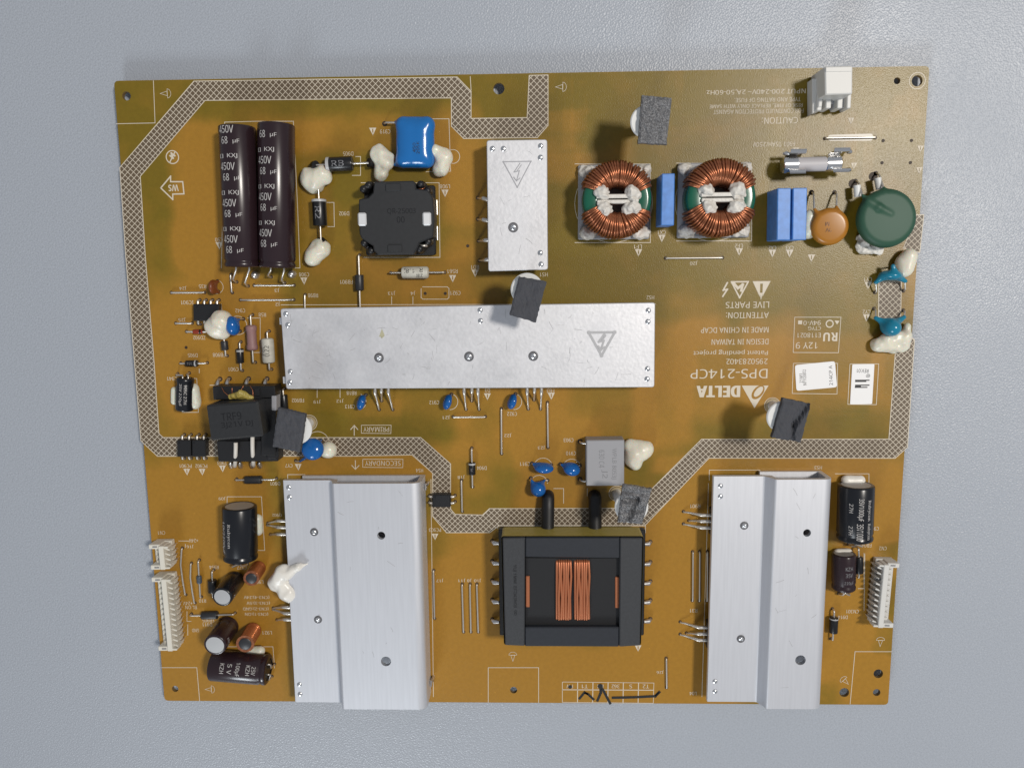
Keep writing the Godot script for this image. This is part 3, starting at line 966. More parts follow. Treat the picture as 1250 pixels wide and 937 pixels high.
	for r in [[Vector3(-57.8, 0, -2.29), 3.0, -1.2, 1.6], [Vector3(-24.68, 0, -2.09), 3.0, -1.2, 1.6], [Vector3(-1.74, 0, -1.96), 3.0, -1.2, 1.6], [Vector3(-99.89, 0, -30.07), 3.4, -2.2, 1.9], [Vector3(8.7, 0, 22.17), 3.5, PI, TAU], [Vector3(19.06, 0, 22.51), 3.4, PI, TAU], [Vector3(7.18, 0, 28.28), 3.2, PI, TAU], [Vector3(-73.08, 0, 12.72), 4.2, -2.4, 0.4], [Vector3(-106.65, 0, -43.76), 2.5, -1.5, 2.2], [Vector3(133.76, 0, -109.35), 0.0, 0.0, 0.1]]:
		if r[1] > 0.0:
			g.ring(r[0] + Vector3(0, 0.06, 0), r[1] - 0.2, r[1], 24, r[2], r[3])
	g.ring(Vector3(133.76, 0, -109.35) + Vector3(0, 0.06, 0), 2.5, 2.75)
	var up := Vector3(0, 0.065, 0)
	# the large lettering
	for t in [["DPS-214CP", Vector3(74.51, 0, -11.49), 27.0, 3.3], ["2950283402", Vector3(80.68, 0, -15.82), 14.4, 1.9], ["Patent pending project", Vector3(74.86, 0, -19.05), 26.0, 2.0], ["DESIGN IN TAIWAN", Vector3(78.02, 0, -22.78), 19.8, 1.9], ["MADE IN CHINA DCAP", Vector3(76.04, 0, -26.94), 23.5, 1.9], ["ATTENTION:", Vector3(80.28, 0, -32.06), 14.8, 2.0], ["LIVE PARTS", Vector3(80.16, 0, -35.65), 15.0, 2.1],
		["PRIMARY", Vector3(-51.59, 0, 7.91), 9.4, 1.75], ["SECONDARY", Vector3(-49.65, 0, 20.5), 13.0, 1.75],
		["INPUT 200-240V~ 2A,50-60Hz", Vector3(81.18, 0, -106.84), 34.0, 1.7], ["TYPE AND RATING OF FUSE.", Vector3(84.54, 0, -104.13), 22.0, 1.35], ["RISK OF FIRE, REPLACE ONLY WITH SAME", Vector3(80.79, 0, -102.29), 31.0, 1.35], ["FOR CONTINUED PROTECTION AGAINST", Vector3(81.68, 0, -100.42), 30.0, 1.35], ["CAUTION:", Vector3(88.89, 0, -97.34), 12.0, 2.0], ["F901 T5AH/250V", Vector3(87.28, 0, -89.63), 14.0, 1.5],
		["E118021", Vector3(101.97, 0, -24.89), 8.0, 1.6], ["94V-0", Vector3(102.77, 0, -29.17), 6.0, 1.5], ["CTYG", Vector3(103.7, 0, -27.28), 4.4, 1.2], ["12Y 9", Vector3(101.28, 0, -21.3), 7.6, 2.2],
		["T2", Vector3(47, 0, 107), 2.4, 1.5], ["S", Vector3(41.31, 0, 107.03), 1.0, 1.5], ["362", Vector3(35.62, 0, 107.06), 3.0, 1.5], ["T1", Vector3(24.06, 0, 107.12), 2.2, 1.5], ["PW", Vector3(18.35, 0, 107.15), 2.4, 1.5], ["R1", Vector3(29.92, 0, 107.09), 2.2, 1.5]]:
		flat_text(g, t[0], t[1] + up, t[2], t[3])
	flat_text(g, "RU", Vector3(109.31, 0, -24.25) + up, 4.9, 3.0, 180, bold)
	# maker's mark: heavy lettering beside a filled triangle with a ring left open in it
	for k in 3:
		flat_text(g, "DELTA", Vector3(70.95, 0, -5.19) + up + Vector3((k - 1) * 0.22, k * 0.003, 0), 15.0, 4.1, 180, bold)
	var tri := PackedVector2Array()
	for p in [Vector3(79.13, 0, -7.25), Vector3(88.55, 0, -7.19), Vector3(83.89, 0, 0.9)]:
		tri.append(Vector2(p.x, p.z))
	var eye := PackedVector2Array()
	var eye_in := PackedVector2Array()
	var ec = Vector3(84.93, 0, -4.83)
	for i in 24:
		var t := TAU * i / 24
		eye.append(Vector2(ec.x, ec.z) + Vector2(cos(t) * 2.9, sin(t) * 1.75).rotated(-0.9))
		eye_in.append(Vector2(ec.x, ec.z) + Vector2(cos(t) * 2.2 + 0.25, sin(t) * 1.05).rotated(-0.9))
	var left := PackedVector2Array([Vector2(-200, -200), Vector2(ec.x, -200), Vector2(ec.x, 200), Vector2(-200, 200)])
	for half in Geometry2D.intersect_polygons(tri, left) + Geometry2D.clip_polygons(tri, left):
		for piece in Geometry2D.clip_polygons(half, eye):
			g.sheet(piece, 0.06)
	g.sheet(eye_in, 0.06)
	# hazard signs beside LIVE PARTS
	warn(g, Vector3(84.79, 0, -40.7) + Vector3(0, 0, 0), 3.1)
	var hz = Vector3(77.29, 0, -41.06)
	g.ribbon([hz + Vector3(-2.9, 0, -2.6), hz + Vector3(2.9, 0, -2.6), hz + Vector3(0.1, 0, 2.9)], 0.5, 0.06, true)
	g.ribbon([hz + Vector3(-2.2, 0, -2.3), hz + Vector3(-0.6, 0, -0.4), hz + Vector3(1.0, 0, -1.6), hz + Vector3(0.6, 0, 0.4)], 0.9, 0.065)
	g.ribbon([Vector3(72.99, 0, -43.36), Vector3(71.65, 0, -40.83), Vector3(73.05, 0, -41.1), Vector3(71.57, 0, -38.71)], 0.55, 0.06)
	g.ring(Vector3(108.86, 0, -28.83) + up, 1.0, 1.4)
	g.quad(Vector3(97.92, 0, -30.07) + up, Vector3(99.33, 0, -30.06) + up, Vector3(99.34, 0, -28.75) + up, Vector3(97.92, 0, -28.76) + up, Vector3.UP)
	g.flat(Vector3(110.5, 0, -29.96) + up, Vector3(112.2, 0, -29.8) + up, Vector3(111.42, 0, -28.53) + up, Vector3.UP)
	# part numbers
	for t in [["D905", Vector3(-57.76, 0, -88.68)], ["D902", Vector3(-60.03, 0, -68.58)], ["C919", Vector3(-44.78, 0, -95.81)], ["L908", Vector3(-24.7, 0, -77.26)], ["R561", Vector3(-22.64, 0, -48.32)], ["HS1", Vector3(9.31, 0, -46.85)], ["HS2", Vector3(46.44, 0, -38.53)], ["FB901", Vector3(-60.16, 0, -45.01)], ["J13", Vector3(-44.36, 0, -40.98)], ["J4", Vector3(-36.82, 0, -40.91)], ["C921", Vector3(-21.79, 0, -40.76)], ["J24", Vector3(-118.72, 0, -43.44)], ["R35", Vector3(-111.63, 0, -43.95)], ["IC901", Vector3(-117.47, 0, -38.37)], ["C942", Vector3(-98.68, 0, -35.3)], ["R58", Vector3(-90.83, 0, -33.77)], ["J25", Vector3(-119.84, 0, -32.29)], ["ZD902", Vector3(-114.08, 0, -25.8)], ["FB908", Vector3(-107.38, 0, -19.56)], ["D905", Vector3(-116.91, 0, -19.49)], ["C901", Vector3(-102.37, 0, -14.34)], ["C941", Vector3(-125, 0, -11.08)], ["C908", Vector3(-75.15, 0, -47.73)], ["J3", Vector3(-85.06, 0, -42.39)], ["J2", Vector3(-85.04, 0, -37.49)], ["RB98", Vector3(-72.31, 0, -40.39)], ["PC901", Vector3(-122.42, 0, 21.26)], ["PC902", Vector3(-116.64, 0, 21.28)], ["T903", Vector3(-108.82, 0, 20.23)], ["CY7", Vector3(-84.2, 0, 21.24)], ["FB902", Vector3(-79.64, 0, -2.87)], ["J19", Vector3(-72.66, 0, -2.37)], ["J12", Vector3(-64.32, 0, -2.63)], ["RB18", Vector3(-60.05, 0, -5.44)], ["C913", Vector3(-60.85, 0, -0.51)], ["C912", Vector3(-30.29, 0, -1.83)], ["C922", Vector3(-2.37, 0, 2.51)], ["J21", Vector3(-25.99, 0, 3.58)], ["J22", Vector3(-3.93, 0, 10.3)], ["J23", Vector3(8.14, 0, 14.88)], ["D904", Vector3(-13.59, 0, 22.4)], ["J18", Vector3(-21.11, 0, 25.74)], ["HS4", Vector3(-36.31, 0, 23.24)], ["C903", Vector3(17.88, 0, 12.21)], ["C910", Vector3(18.76, 0, 17.04)], ["C911", Vector3(2.18, 0, 20.93)], ["PC903", Vector3(-31.19, 0, 45.72)], ["D901", Vector3(-89.56, 0, 28.01)], ["J09", Vector3(-109.7, 0, 33.56)], ["Q902", Vector3(-89.61, 0, 39.85)], ["CN1", Vector3(-133.38, 0, 46.73)], ["R954", Vector3(-114.55, 0, 60.13)], ["J17", Vector3(-29.85, 0, 65.19)], ["J11", Vector3(-21.6, 0, 65.18)], ["J8", Vector3(-18.86, 0, 65.18)], ["J10", Vector3(-15.81, 0, 65.18)], ["+24V", Vector3(-121.56, 0, 49.76)], ["J16", Vector3(-122.96, 0, 51.98)], ["+24V", Vector3(-125.51, 0, 74.37)], ["BL ON", Vector3(-124.38, 0, 76)], ["GND", Vector3(-123.31, 0, 85.17)], ["FB905", Vector3(-118.16, 0, 81.21)], ["D911", Vector3(-118.59, 0, 82.85)], ["L921", Vector3(-95.92, 0, 86.07)], ["L90", Vector3(-97.56, 0, 65.9)], ["C977", Vector3(-104.03, 0, 60.29)], ["R10", Vector3(-119.81, 0, 73.38)], ["C944", Vector3(-98.53, 0, 103.99)], ["(CN3-4):24V", Vector3(-99.15, 0, 71.88)], ["(CN3-3):5V", Vector3(-98.66, 0, 74.15)], ["(CN3-2):GND", Vector3(-99.73, 0, 76.43)], ["(CN3-1):ON", Vector3(-99.55, 0, 78.55)], ["R901", Vector3(63.87, 0, 36.85)], ["R31", Vector3(64.22, 0, 76.88)], ["HS3", Vector3(107.3, 0, 22.65)], ["FB04", Vector3(126.03, 0, 51.75)], ["CN2", Vector3(131.96, 0, 52.84)], ["C937", Vector3(128.31, 0, 45.42)], ["D914", Vector3(118.91, 0, 79.31)], ["CN301", Vector3(122.37, 0, 77.07)], ["J20", Vector3(61.23, 0, -50.24)], ["CX1", Vector3(50.03, 0, -60.83)], ["LF1", Vector3(41.93, 0, -56.05)], ["LF2", Vector3(76.54, 0, -55.93)], ["CY1", Vector3(121.27, 0, -43.99)], ["CY2", Vector3(121.33, 0, -32.85)], ["FB3", Vector3(11.46, 0, -5.73)], ["D3", Vector3(-11.07, 0, -6.17)], ["BD1", Vector3(-14.71, 0, -49.65)], ["C50", Vector3(-104.68, 0, -60.14)], ["L04", Vector3(64.69, 0, 109.78)], ["J26", Vector3(52.27, 0, 101.27)], ["CX2", Vector3(88.04, 0, -55.11)], ["CX3", Vector3(93.92, 0, -55.04)]]:
		flat_text(g, t[0], t[1] + up, t[0].length() * 0.88, 1.35)
	lines.add(g)
	obj("silkscreen_print", lines, M["silkscreen"], board)
	# felt pen scrawl across the test table
	var ink := Geo.new()
	ink.disc(Vector3(18.5, 0, 107.38) + Vector3(0, 0.09, 0), 0.75)
	for s in [[[Vector3(22.1, 0, 112.02), Vector3(23.94, 0, 109.61), Vector3(25.31, 0, 110.34), Vector3(27.29, 0, 112.32)], 0.9], [[Vector3(28.87, 0, 112.82), Vector3(30.09, 0, 109.65), Vector3(29.86, 0, 106.66), Vector3(31.48, 0, 109.64), Vector3(33.61, 0, 113.95)], 0.95], [[Vector3(34.7, 0, 111.68), Vector3(42.9, 0, 111.43), Vector3(50.59, 0, 110.96), Vector3(52.04, 0, 109.36)], 1.0]]:
		var pts: Array = s[0]
		var pa := []
		for k in pts.size() - 1:
			for i in 4:
				pa.append(pts[k].lerp(pts[k + 1], i / 4.0))
		pa.append(pts[-1])
		ink.ribbon(pa, s[1], 0.09)
		for p in pa:
			ink.disc(p + Vector3(0, 0.125, 0), s[1] * 0.5, 10)
	ink.disc(Vector3(29.86, 0, 107.06) + Vector3(0, 0.135, 0), 1.0)
	obj("pen_scrawl", ink, M["marker ink"], board)
	# bare glossy strip round the long link by the mains socket
	var strip := Geo.new()
	strip.sheet(rounded([Vector3(105.21, 0, -92.43), Vector3(120.19, 0, -92.6), Vector3(120.32, 0, -90.34), Vector3(105.31, 0, -90.43)], 1.0), 0.035)
	obj("bare_strip", strip, M["glossy mask"], board)
	for p in [Vector3(123.69, 0, -90.26), Vector3(133.1, 0, -90.17), Vector3(123.74, 0, -83.04), Vector3(133.21, 0, -82.96), Vector3(-32.49, 0, -40.72), Vector3(-25.4, 0, -40.65), Vector3(-119.09, 0, -22.31), Vector3(-17.16, 0, -57.01)]:
		lead_spots.append([p, 0.55])


func finish_board():
	var g := Geo.new()
	for s in lead_spots:
		g.disc(s[0] + Vector3(0, 0.11 - s[0].y, 0), s[1], 12)
	var o := obj("lead_hole", g, M["hole dark"], board)
	o.set_meta("kind", "stuff")

# ---------------------------------------------------------------- small parts

func spot(p: Vector3, r := 0.62):
	lead_spots.append([p, r])


# a bare wire link bent down into two holes
func jumper(a: Vector3, b: Vector3, label: String, sag := 0.0, group := ""):
	var h := 0.75
	var d := (b - a).normalized()
	var side := Vector3(-d.z, 0, d.x) * sag
	var g := Geo.new()
	g.tube([a + Vector3(0, -0.3, 0), a + Vector3(0, h * 0.6, 0) + d * 0.05, a + d * 0.35 + Vector3(0, h, 0), a.lerp(b, 0.35) + side + Vector3(0, h, 0), a.lerp(b, 0.7) + side * 0.6 + Vector3(0, h, 0), b - d * 0.35 + Vector3(0, h, 0), b + Vector3(0, h * 0.6, 0) - d * 0.05, b + Vector3(0, -0.3, 0)], 0.34, 8)
	spot(a)
	spot(b)
	solo("jumper_wire", g, M["tinned wire"], label, "jumper wire", group)


# a body on a wire between two holes: opts has len, r, mat, and may have at (0..1), h, round, band, band_mat, sleeve, text, waist
func axial(called: String, a: Vector3, b: Vector3, o: Dictionary, label: String, category: String, group := "") -> Node3D:
	var t := thing(called, label, category, a.lerp(b, 0.5), group)
	var r: float = o.r
	var h: float = o.get("h", r + 0.25)
	var d := (b - a).normalized()
	var mid := a.lerp(b, o.get("at", 0.5)) + Vector3(0, h, 0)
	var l: float = o.len
	var p0 := mid - d * l * 0.5
	var p1 := mid + d * l * 0.5
	var lead_r: float = o.get("lead", 0.33)
	var u := Vector3(0, 1, 0)
	for e in [[a, p0, 1.0], [b, p1, -1.0]]:
		var g := Geo.new()
		var hole: Vector3 = e[0]
		var q: Vector3 = e[1]
		g.tube([hole - u * 0.3, hole + u * (h - 0.7), hole + u * (h - 0.2) + d * 0.15 * e[2], hole + u * h + d * 0.6 * e[2], q + d * 0.3 * e[2]], lead_r, 8)
		obj("lead", g, M["tinned wire"], t)
		spot(hole)
		if o.has("sleeve"):
			var s := Geo.new()
			var top := hole + u * (h + 0.3)
			s.tube([hole + u * 0.05, hole + u * (h - 0.4), top + d * 0.8 * e[2]], o.sleeve, 12)
			obj("lead_sleeve", s, M["black plastic"], t)
	var xf := along(p0, p1)
	var g := Geo.new()
	var c: float = o.get("round", 0.25)
	if o.has("waist"):
		g.lathe([Vector2(0, 0), Vector2(r * 0.55, 0.0), Vector2(r * 0.9, 0.25), Vector2(r, 0.7), Vector2(r * 0.98, 1.6), Vector2(r * o.waist, 2.3), Vector2(r * o.waist, l - 2.3), Vector2(r * 0.98, l - 1.6), Vector2(r, l - 0.7), Vector2(r * 0.9, l - 0.25), Vector2(r * 0.55, l), Vector2(0, l)], 20, xf, true)
	else:
		g.lathe([Vector2(0, 0), Vector2(r - c, 0), Vector2(r - c * 0.3, c * 0.3), Vector2(r, c), Vector2(r, l - c), Vector2(r - c * 0.3, l - c * 0.3), Vector2(r - c, l), Vector2(0, l)], 20, xf)
	obj("body", g, M[o.mat], t)
	if o.has("band"):
		var s := Geo.new()
		var y: float = o.band
		var w: float = o.get("band_w", 1.0)
		s.lathe([Vector2(r - c, y - 0.02), Vector2(r + 0.05, y + c * 0.5), Vector2(r + 0.05, y + w), Vector2(r - 0.1, y + w)], 20, xf)
		obj("band", s, M[o.get("band_mat", "diode band")], t)
	if o.has("text"):
		var s := Geo.new()
		for tx in o.text:   # [text, angle, along, width, height, sideways, flip]
			wrap_text(s, tx[0], xf, r + 0.04, tx[1], tx[2], tx[3], tx[4], tx[5], tx[6])
		obj("printed_marking", s, M[o.get("text_mat", "dark print")], t)
	return t


# an aluminium can capacitor in a shrunk sleeve; p is the middle of the bottom (lead) end, q of the top end
func can(p: Vector3, q: Vector3, r: float, sleeve: String, label: String, opts := {}) -> Node3D:
	var low := p if p.y < q.y else q
	var base := Vector3(low.x, 0, low.z) if opts.get("standing", false) else Vector3((p.x + q.x) * 0.5, 0, (p.z + q.z) * 0.5)
	var t := thing("capacitor", label, "capacitor", base)
	var xf := along(p, q)
	var l := p.distance_to(q)
	var g := Geo.new()
	# sleeve: bottom lip, crimped groove, wall, shoulder that curls over the top
	g.lathe([Vector2(r * 0.72, 0.0), Vector2(r * 0.9, 0.0), Vector2(r * 0.985, 0.35), Vector2(r, 0.8), Vector2(r, 1.3), Vector2(r * 0.94, 1.9), Vector2(r * 0.94, 2.2), Vector2(r, 2.9), Vector2(r, l - 0.6), Vector2(r * 0.97, l - 0.2), Vector2(r * 0.90, l), Vector2(r * 0.82, l), Vector2(r * 0.80, l - 0.12)], 40, xf)
	obj("sleeve", g, M[sleeve], t)
	var top := Geo.new()
	top.lathe([Vector2(r * 0.84, l - 0.1), Vector2(r * 0.3, l - 0.06), Vector2(0, l - 0.06)], 32, xf)
	var ends := obj("metal_top", top, M["cap top"], t)
	if opts.get("vent", false):
		var v := Geo.new()
		for k in 3:
			var a := k * TAU / 3 + 0.6
			v.tube([xf * Vector3(0, l - 0.02, 0), xf * Vector3(cos(a) * r * 0.75, l - 0.02, sin(a) * r * 0.75)], 0.07, 5)
		obj("vent_score", v, M["engraved aluminium"], ends)
	var bung := Geo.new()
	bung.lathe([Vector2(0, 0.25), Vector2(r * 0.74, 0.25)], 24, xf)
	obj("rubber_bung", bung, M["black plastic"], t)
	for e in opts.get("leads", []):
		var w := Geo.new()
		var s: Vector3 = xf * Vector3(e[0].x, 0.2, e[0].y)
		var out: Vector3 = -xf.basis.y
		var hole: Vector3 = e[1]
		w.tube([s, s + out * 1.0, Vector3(lerpf(s.x, hole.x, 0.8), s.y * 0.75, lerpf(s.z, hole.z, 0.8)), hole + Vector3(0, minf(1.2, s.y * 0.4), 0), hole - Vector3(0, 0.3, 0)], 0.36, 8)
		obj("lead", w, M["tinned wire"], t)
		spot(hole)
	if opts.has("stripe"):
		var s := Geo.new()
		var a0: float = opts.stripe[0]
		var a1: float = opts.stripe[1]
		for i in 8:
			var b0 := lerpf(a0, a1, i / 8.0)
			var b1 := lerpf(a0, a1, (i + 1) / 8.0)
			var d0 := Vector3(cos(b0), 0, sin(b0))
			var d1 := Vector3(cos(b1), 0, sin(b1))
			s.smooth_quad(xf * (d0 * (r + 0.03) + Vector3.UP * 2.9), xf * (d1 * (r + 0.03) + Vector3.UP * 2.9), xf * (d1 * (r + 0.03) + Vector3.UP * (l - 0.6)), xf * (d0 * (r + 0.03) + Vector3.UP * (l - 0.6)), xf.basis * d0, xf.basis * d1, xf.basis * d1, xf.basis * d0)
		obj("polarity_stripe", s, M[opts.get("stripe_mat", "grey print")], t)
	if opts.has("text"):
		var s := Geo.new()
		for tx in opts.text:
			wrap_text(s, tx[0], xf, r + 0.05, tx[1], tx[2], tx[3], tx[4], tx[5], tx[6], tx[7] if tx.size() > 7 else null)
		obj("printed_marking", s, M[opts.get("text_mat", "print on sleeve")], t)
	return t


# a dipped ceramic disc: mid and half axes of the lens, necks run from the lens to where the wires leave it
func dipped(called: String, label: String, mid: Vector3, axes: Basis, legs: Array, m: String, group := "", neck := 0.75, cell := 0.35) -> Node3D:
	var t := thing(called, label, "capacitor", Vector3(mid.x, 0, mid.z), group)
	var shapes := [[mid, axes]]
	for e in legs:   # [start on lens, end of coating, hole]
		shapes.append([e[0], e[1], neck, neck * 0.62])
	obj("coated_disc", lump(shapes, 1.3, cell), M[m], t)
	for e in legs:
		var w := Geo.new()
		var hole: Vector3 = e[2]
		w.tube([e[1].lerp(e[0], 0.3), e[1], Vector3(hole.x, minf(e[1].y * 0.5, 2.0), hole.z).lerp(e[1], 0.15), hole + Vector3(0, 0.5, 0), hole - Vector3(0, 0.3, 0)], 0.3, 7)
		obj("lead", w, M["tinned wire"], t)
		spot(hole, 0.7)
	return t


# a flat coated disc lying nearly level: middle, tilt, radius, half thickness, legs as for dipped(), further ridges
func flat_disc(called: String, label: String, mid: Vector3, tilt: Basis, r: float, half: float, legs: Array, ridges: Array, m: String) -> Node3D:
	var t := thing(called, label, "varistor" if called == "varistor" else "capacitor", Vector3(mid.x, 0, mid.z))
	var shapes := []
	shapes.append([mid, tilt, Vector2(r, half)])
	for e in legs:
		shapes.append([e[0], e[1], 0.8, 0.5])
	shapes.append_array(ridges)
	obj("coated_disc", lump(shapes, 1.2, 0.42), M[m], t)
	for e in legs:
		var w := Geo.new()
		var hole: Vector3 = e[2]
		w.tube([e[1].lerp(e[0], 0.3), e[1], Vector3(hole.x, 2.0, hole.z).lerp(e[1], 0.15), hole + Vector3(0, 0.5, 0), hole - Vector3(0, 0.3, 0)], 0.32, 7)
		obj("lead", w, M["tinned wire"], t)
		spot(hole, 0.8)
	return t


func glue_blob(shapes: Array, label: String, m := "cream silicone glue", rough := 0.35, seed_ := 1, k := 1.6, cell := 0.38, parent = null):
	var g := lump(shapes, k, cell, rough, 3.4 if rough > 0.8 else 6.0, seed_, 0.02)
	if parent:
		return obj("glue", g, M[m], parent)
	return solo("glue_blob", g, M[m], label, "glue")


# the soft pad stuck on a nylon board support: four corners of the pad's top as seen, its thickness, the support's middle
func support_pad(corners: Array, foot: Vector3, pad_mat: String, label_pad: String, label_post: String, dents := [], top := 24.0, head_r := 5.3, head := Vector3.ZERO):
	var hy := top - 2.4
	var post := thing("board_support", label_post, "board support", foot, "")
	var g := Geo.new()
	var hc := head if head != Vector3.ZERO else foot
	g.lathe([Vector2(1.7, 0.4), Vector2(1.7, hy - 2.2)], 24, upright(Vector3(foot.x, 0.0, foot.z)))
	var fl := Geo.new()
	fl.lathe([Vector2(2.5, 0.05), Vector2(2.45, 0.35), Vector2(0, 0.4)], 28, upright(Vector3(foot.x, 0.0, foot.z)))
	obj("base_flange", fl, M["tan nylon"], post)
	obj("stem", g, M["white nylon"], post)
	var d := Geo.new()
	d.lathe([Vector2(2.0, hy - 2.3), Vector2(head_r - 0.8, hy - 1.6), Vector2(head_r, hy - 1.0), Vector2(head_r, hy - 0.35), Vector2(head_r - 0.35, hy), Vector2(0, hy)], 40, upright(Vector3(hc.x, 0, hc.z)))
	obj("round_head", d, M["white nylon"], post)
	var pad := thing("foam_pad", label_pad, "foam pad", Vector3(corners[0].x, hy, corners[0].z).lerp(Vector3(corners[2].x, hy, corners[2].z), 0.5), "")
	# a gently uneven block with torn edges
	var n := 16
	var f := Geo.new()
	var noise := FastNoiseLite.new()
	noise.seed = int(foot.x * 7.0) + 100
	noise.frequency = 0.35
	var top_pts := []
	for j in n + 1:
		var row := []
		for i in n + 1:
			var u := float(i) / n
			var w := float(j) / n
			var p: Vector3 = corners[0].lerp(corners[1], u).lerp(corners[3].lerp(corners[2], u), w)
			var edge := minf(minf(u, 1.0 - u), minf(w, 1.0 - w))
			p += Vector3(noise.get_noise_2d(p.x * 2.2, p.z * 2.2), 0, noise.get_noise_2d(p.x * 2.2 + 90.0, p.z * 2.2)) * 0.30
			var y: float = top + noise.get_noise_2d(p.x * 0.8, p.z * 0.8) * 0.4 + noise.get_noise_2d(p.x * 4.0, p.z * 4.0) * 0.12
			y -= smoothstep(0.06, 0.0, edge) * 0.28
			for q in dents:   # [u0, w0, u1, w1, width, depth]: creases
				var a := Vector2(q[0], q[1])
				var b := Vector2(q[2], q[3])
				var e := Vector2(u, w)
				var t := clampf((e - a).dot(b - a) / (b - a).length_squared(), 0.0, 1.0)
				y -= exp(-pow(e.distance_to(a.lerp(b, t)) / q[4], 2.0)) * q[5]
			row.append(Vector3(p.x, y, p.z))
		top_pts.append(row)
	for j in n:
		for i in n:
			var a: Vector3 = top_pts[j][i]
			var b: Vector3 = top_pts[j][i + 1]
			var c: Vector3 = top_pts[j + 1][i + 1]
			var e: Vector3 = top_pts[j + 1][i]
			f.quad(a, b, c, e, Vector3.UP)
	var rim := []
	for i in n:
		rim.append(top_pts[0][i])
	for j in n:
		rim.append(top_pts[j][n])
	for i in n:
		rim.append(top_pts[n][n - i])
	for j in n:
		rim.append(top_pts[n - j][0])
	var c0: Vector3 = corners[0].lerp(corners[2], 0.5)
	for k in rim.size():
		var a: Vector3 = rim[k]
		var b: Vector3 = rim[(k + 1) % rim.size()]
		var out := (a + b) * 0.5 - c0
		out.y = 0
		f.quad(a, b, Vector3(b.x, hy + 0.02, b.z), Vector3(a.x, hy + 0.02, a.z), out)
	obj("foam", f, M[pad_mat], pad)
	var under := Geo.new()
	var cc := []
	for p in corners:
		cc.append(p.lerp(c0, 0.03))
	var ps := poly(cc)
	under.prism(ps, hy + 0.01, hy + 0.3)
	obj("adhesive_backing", under, M["grey foam tape"], pad)


# stamped pip on a plate
func pip(parent: Node3D, c: Vector3, r := 0.85):
	var g := Geo.new()
	g.lathe([Vector2(r * 1.1, 0.01), Vector2(r, 0.12), Vector2(r * 0.75, 0.26), Vector2(r * 0.4, 0.36), Vector2(0, 0.39)], 16, upright(c), true)
	obj("stamped_pip", g, M["bright steel"], parent)


# a round pocket with a screw end in it
func screw(parent: Node3D, c: Vector3, tilt := 0.0, r := 1.7):
	var b := Geo.new()
	b.lathe([Vector2(r, 0.0), Vector2(r * 0.97, 0.08), Vector2(r * 0.85, 0.10), Vector2(r * 0.6, 0.03), Vector2(0, 0.03)], 24, upright(c), true)
	obj("screw_pocket", b, M["dark zinc"], parent)
	var s := Geo.new()
	var xf := Transform3D(Basis(Vector3(1, 0, 0.4).normalized(), tilt), c)
	s.lathe([Vector2(r * 0.62, -0.3), Vector2(r * 0.62, 0.3), Vector2(r * 0.5, 0.55), Vector2(r * 0.30, 0.62), Vector2(r * 0.24, 0.42), Vector2(0, 0.40)], 18, xf)
	obj("screw_end", s, M["bright steel"], parent)


# three-legged power device clamped under a plate: feet of the legs, where they leave the device, body middle and size
func device(label: String, legs: Array, body: Vector3, size: Vector3, called := "power_transistor", category := "transistor"):
	var t := thing(called, label, category, Vector3(body.x, 0, body.z))
	var g := Geo.new()
	g.box(body, size, 0.3)
	obj("body", g, M["black plastic"], t)
	for e in legs:   # [leaving point, bend, hole, flat width]
		var w := Geo.new()
		var rr: float = e[3]
		var a: Vector3 = e[0]
		var k: Vector3 = e[1]
		var hole: Vector3 = e[2]
		w.tube([a, a.lerp(k, 0.5), k, k.lerp(hole, 0.12) - Vector3(0, 0.1, 0), k.lerp(hole, 0.35), k.lerp(hole, 0.7), hole + Vector3(0, 0.6, 0), hole - Vector3(0, 0.3, 0)], [rr, rr, rr, rr * 0.9, rr * 0.6, 0.36, 0.34, 0.3], 8)
		obj("leg", w, M["tinned wire"], t)
		spot(hole)


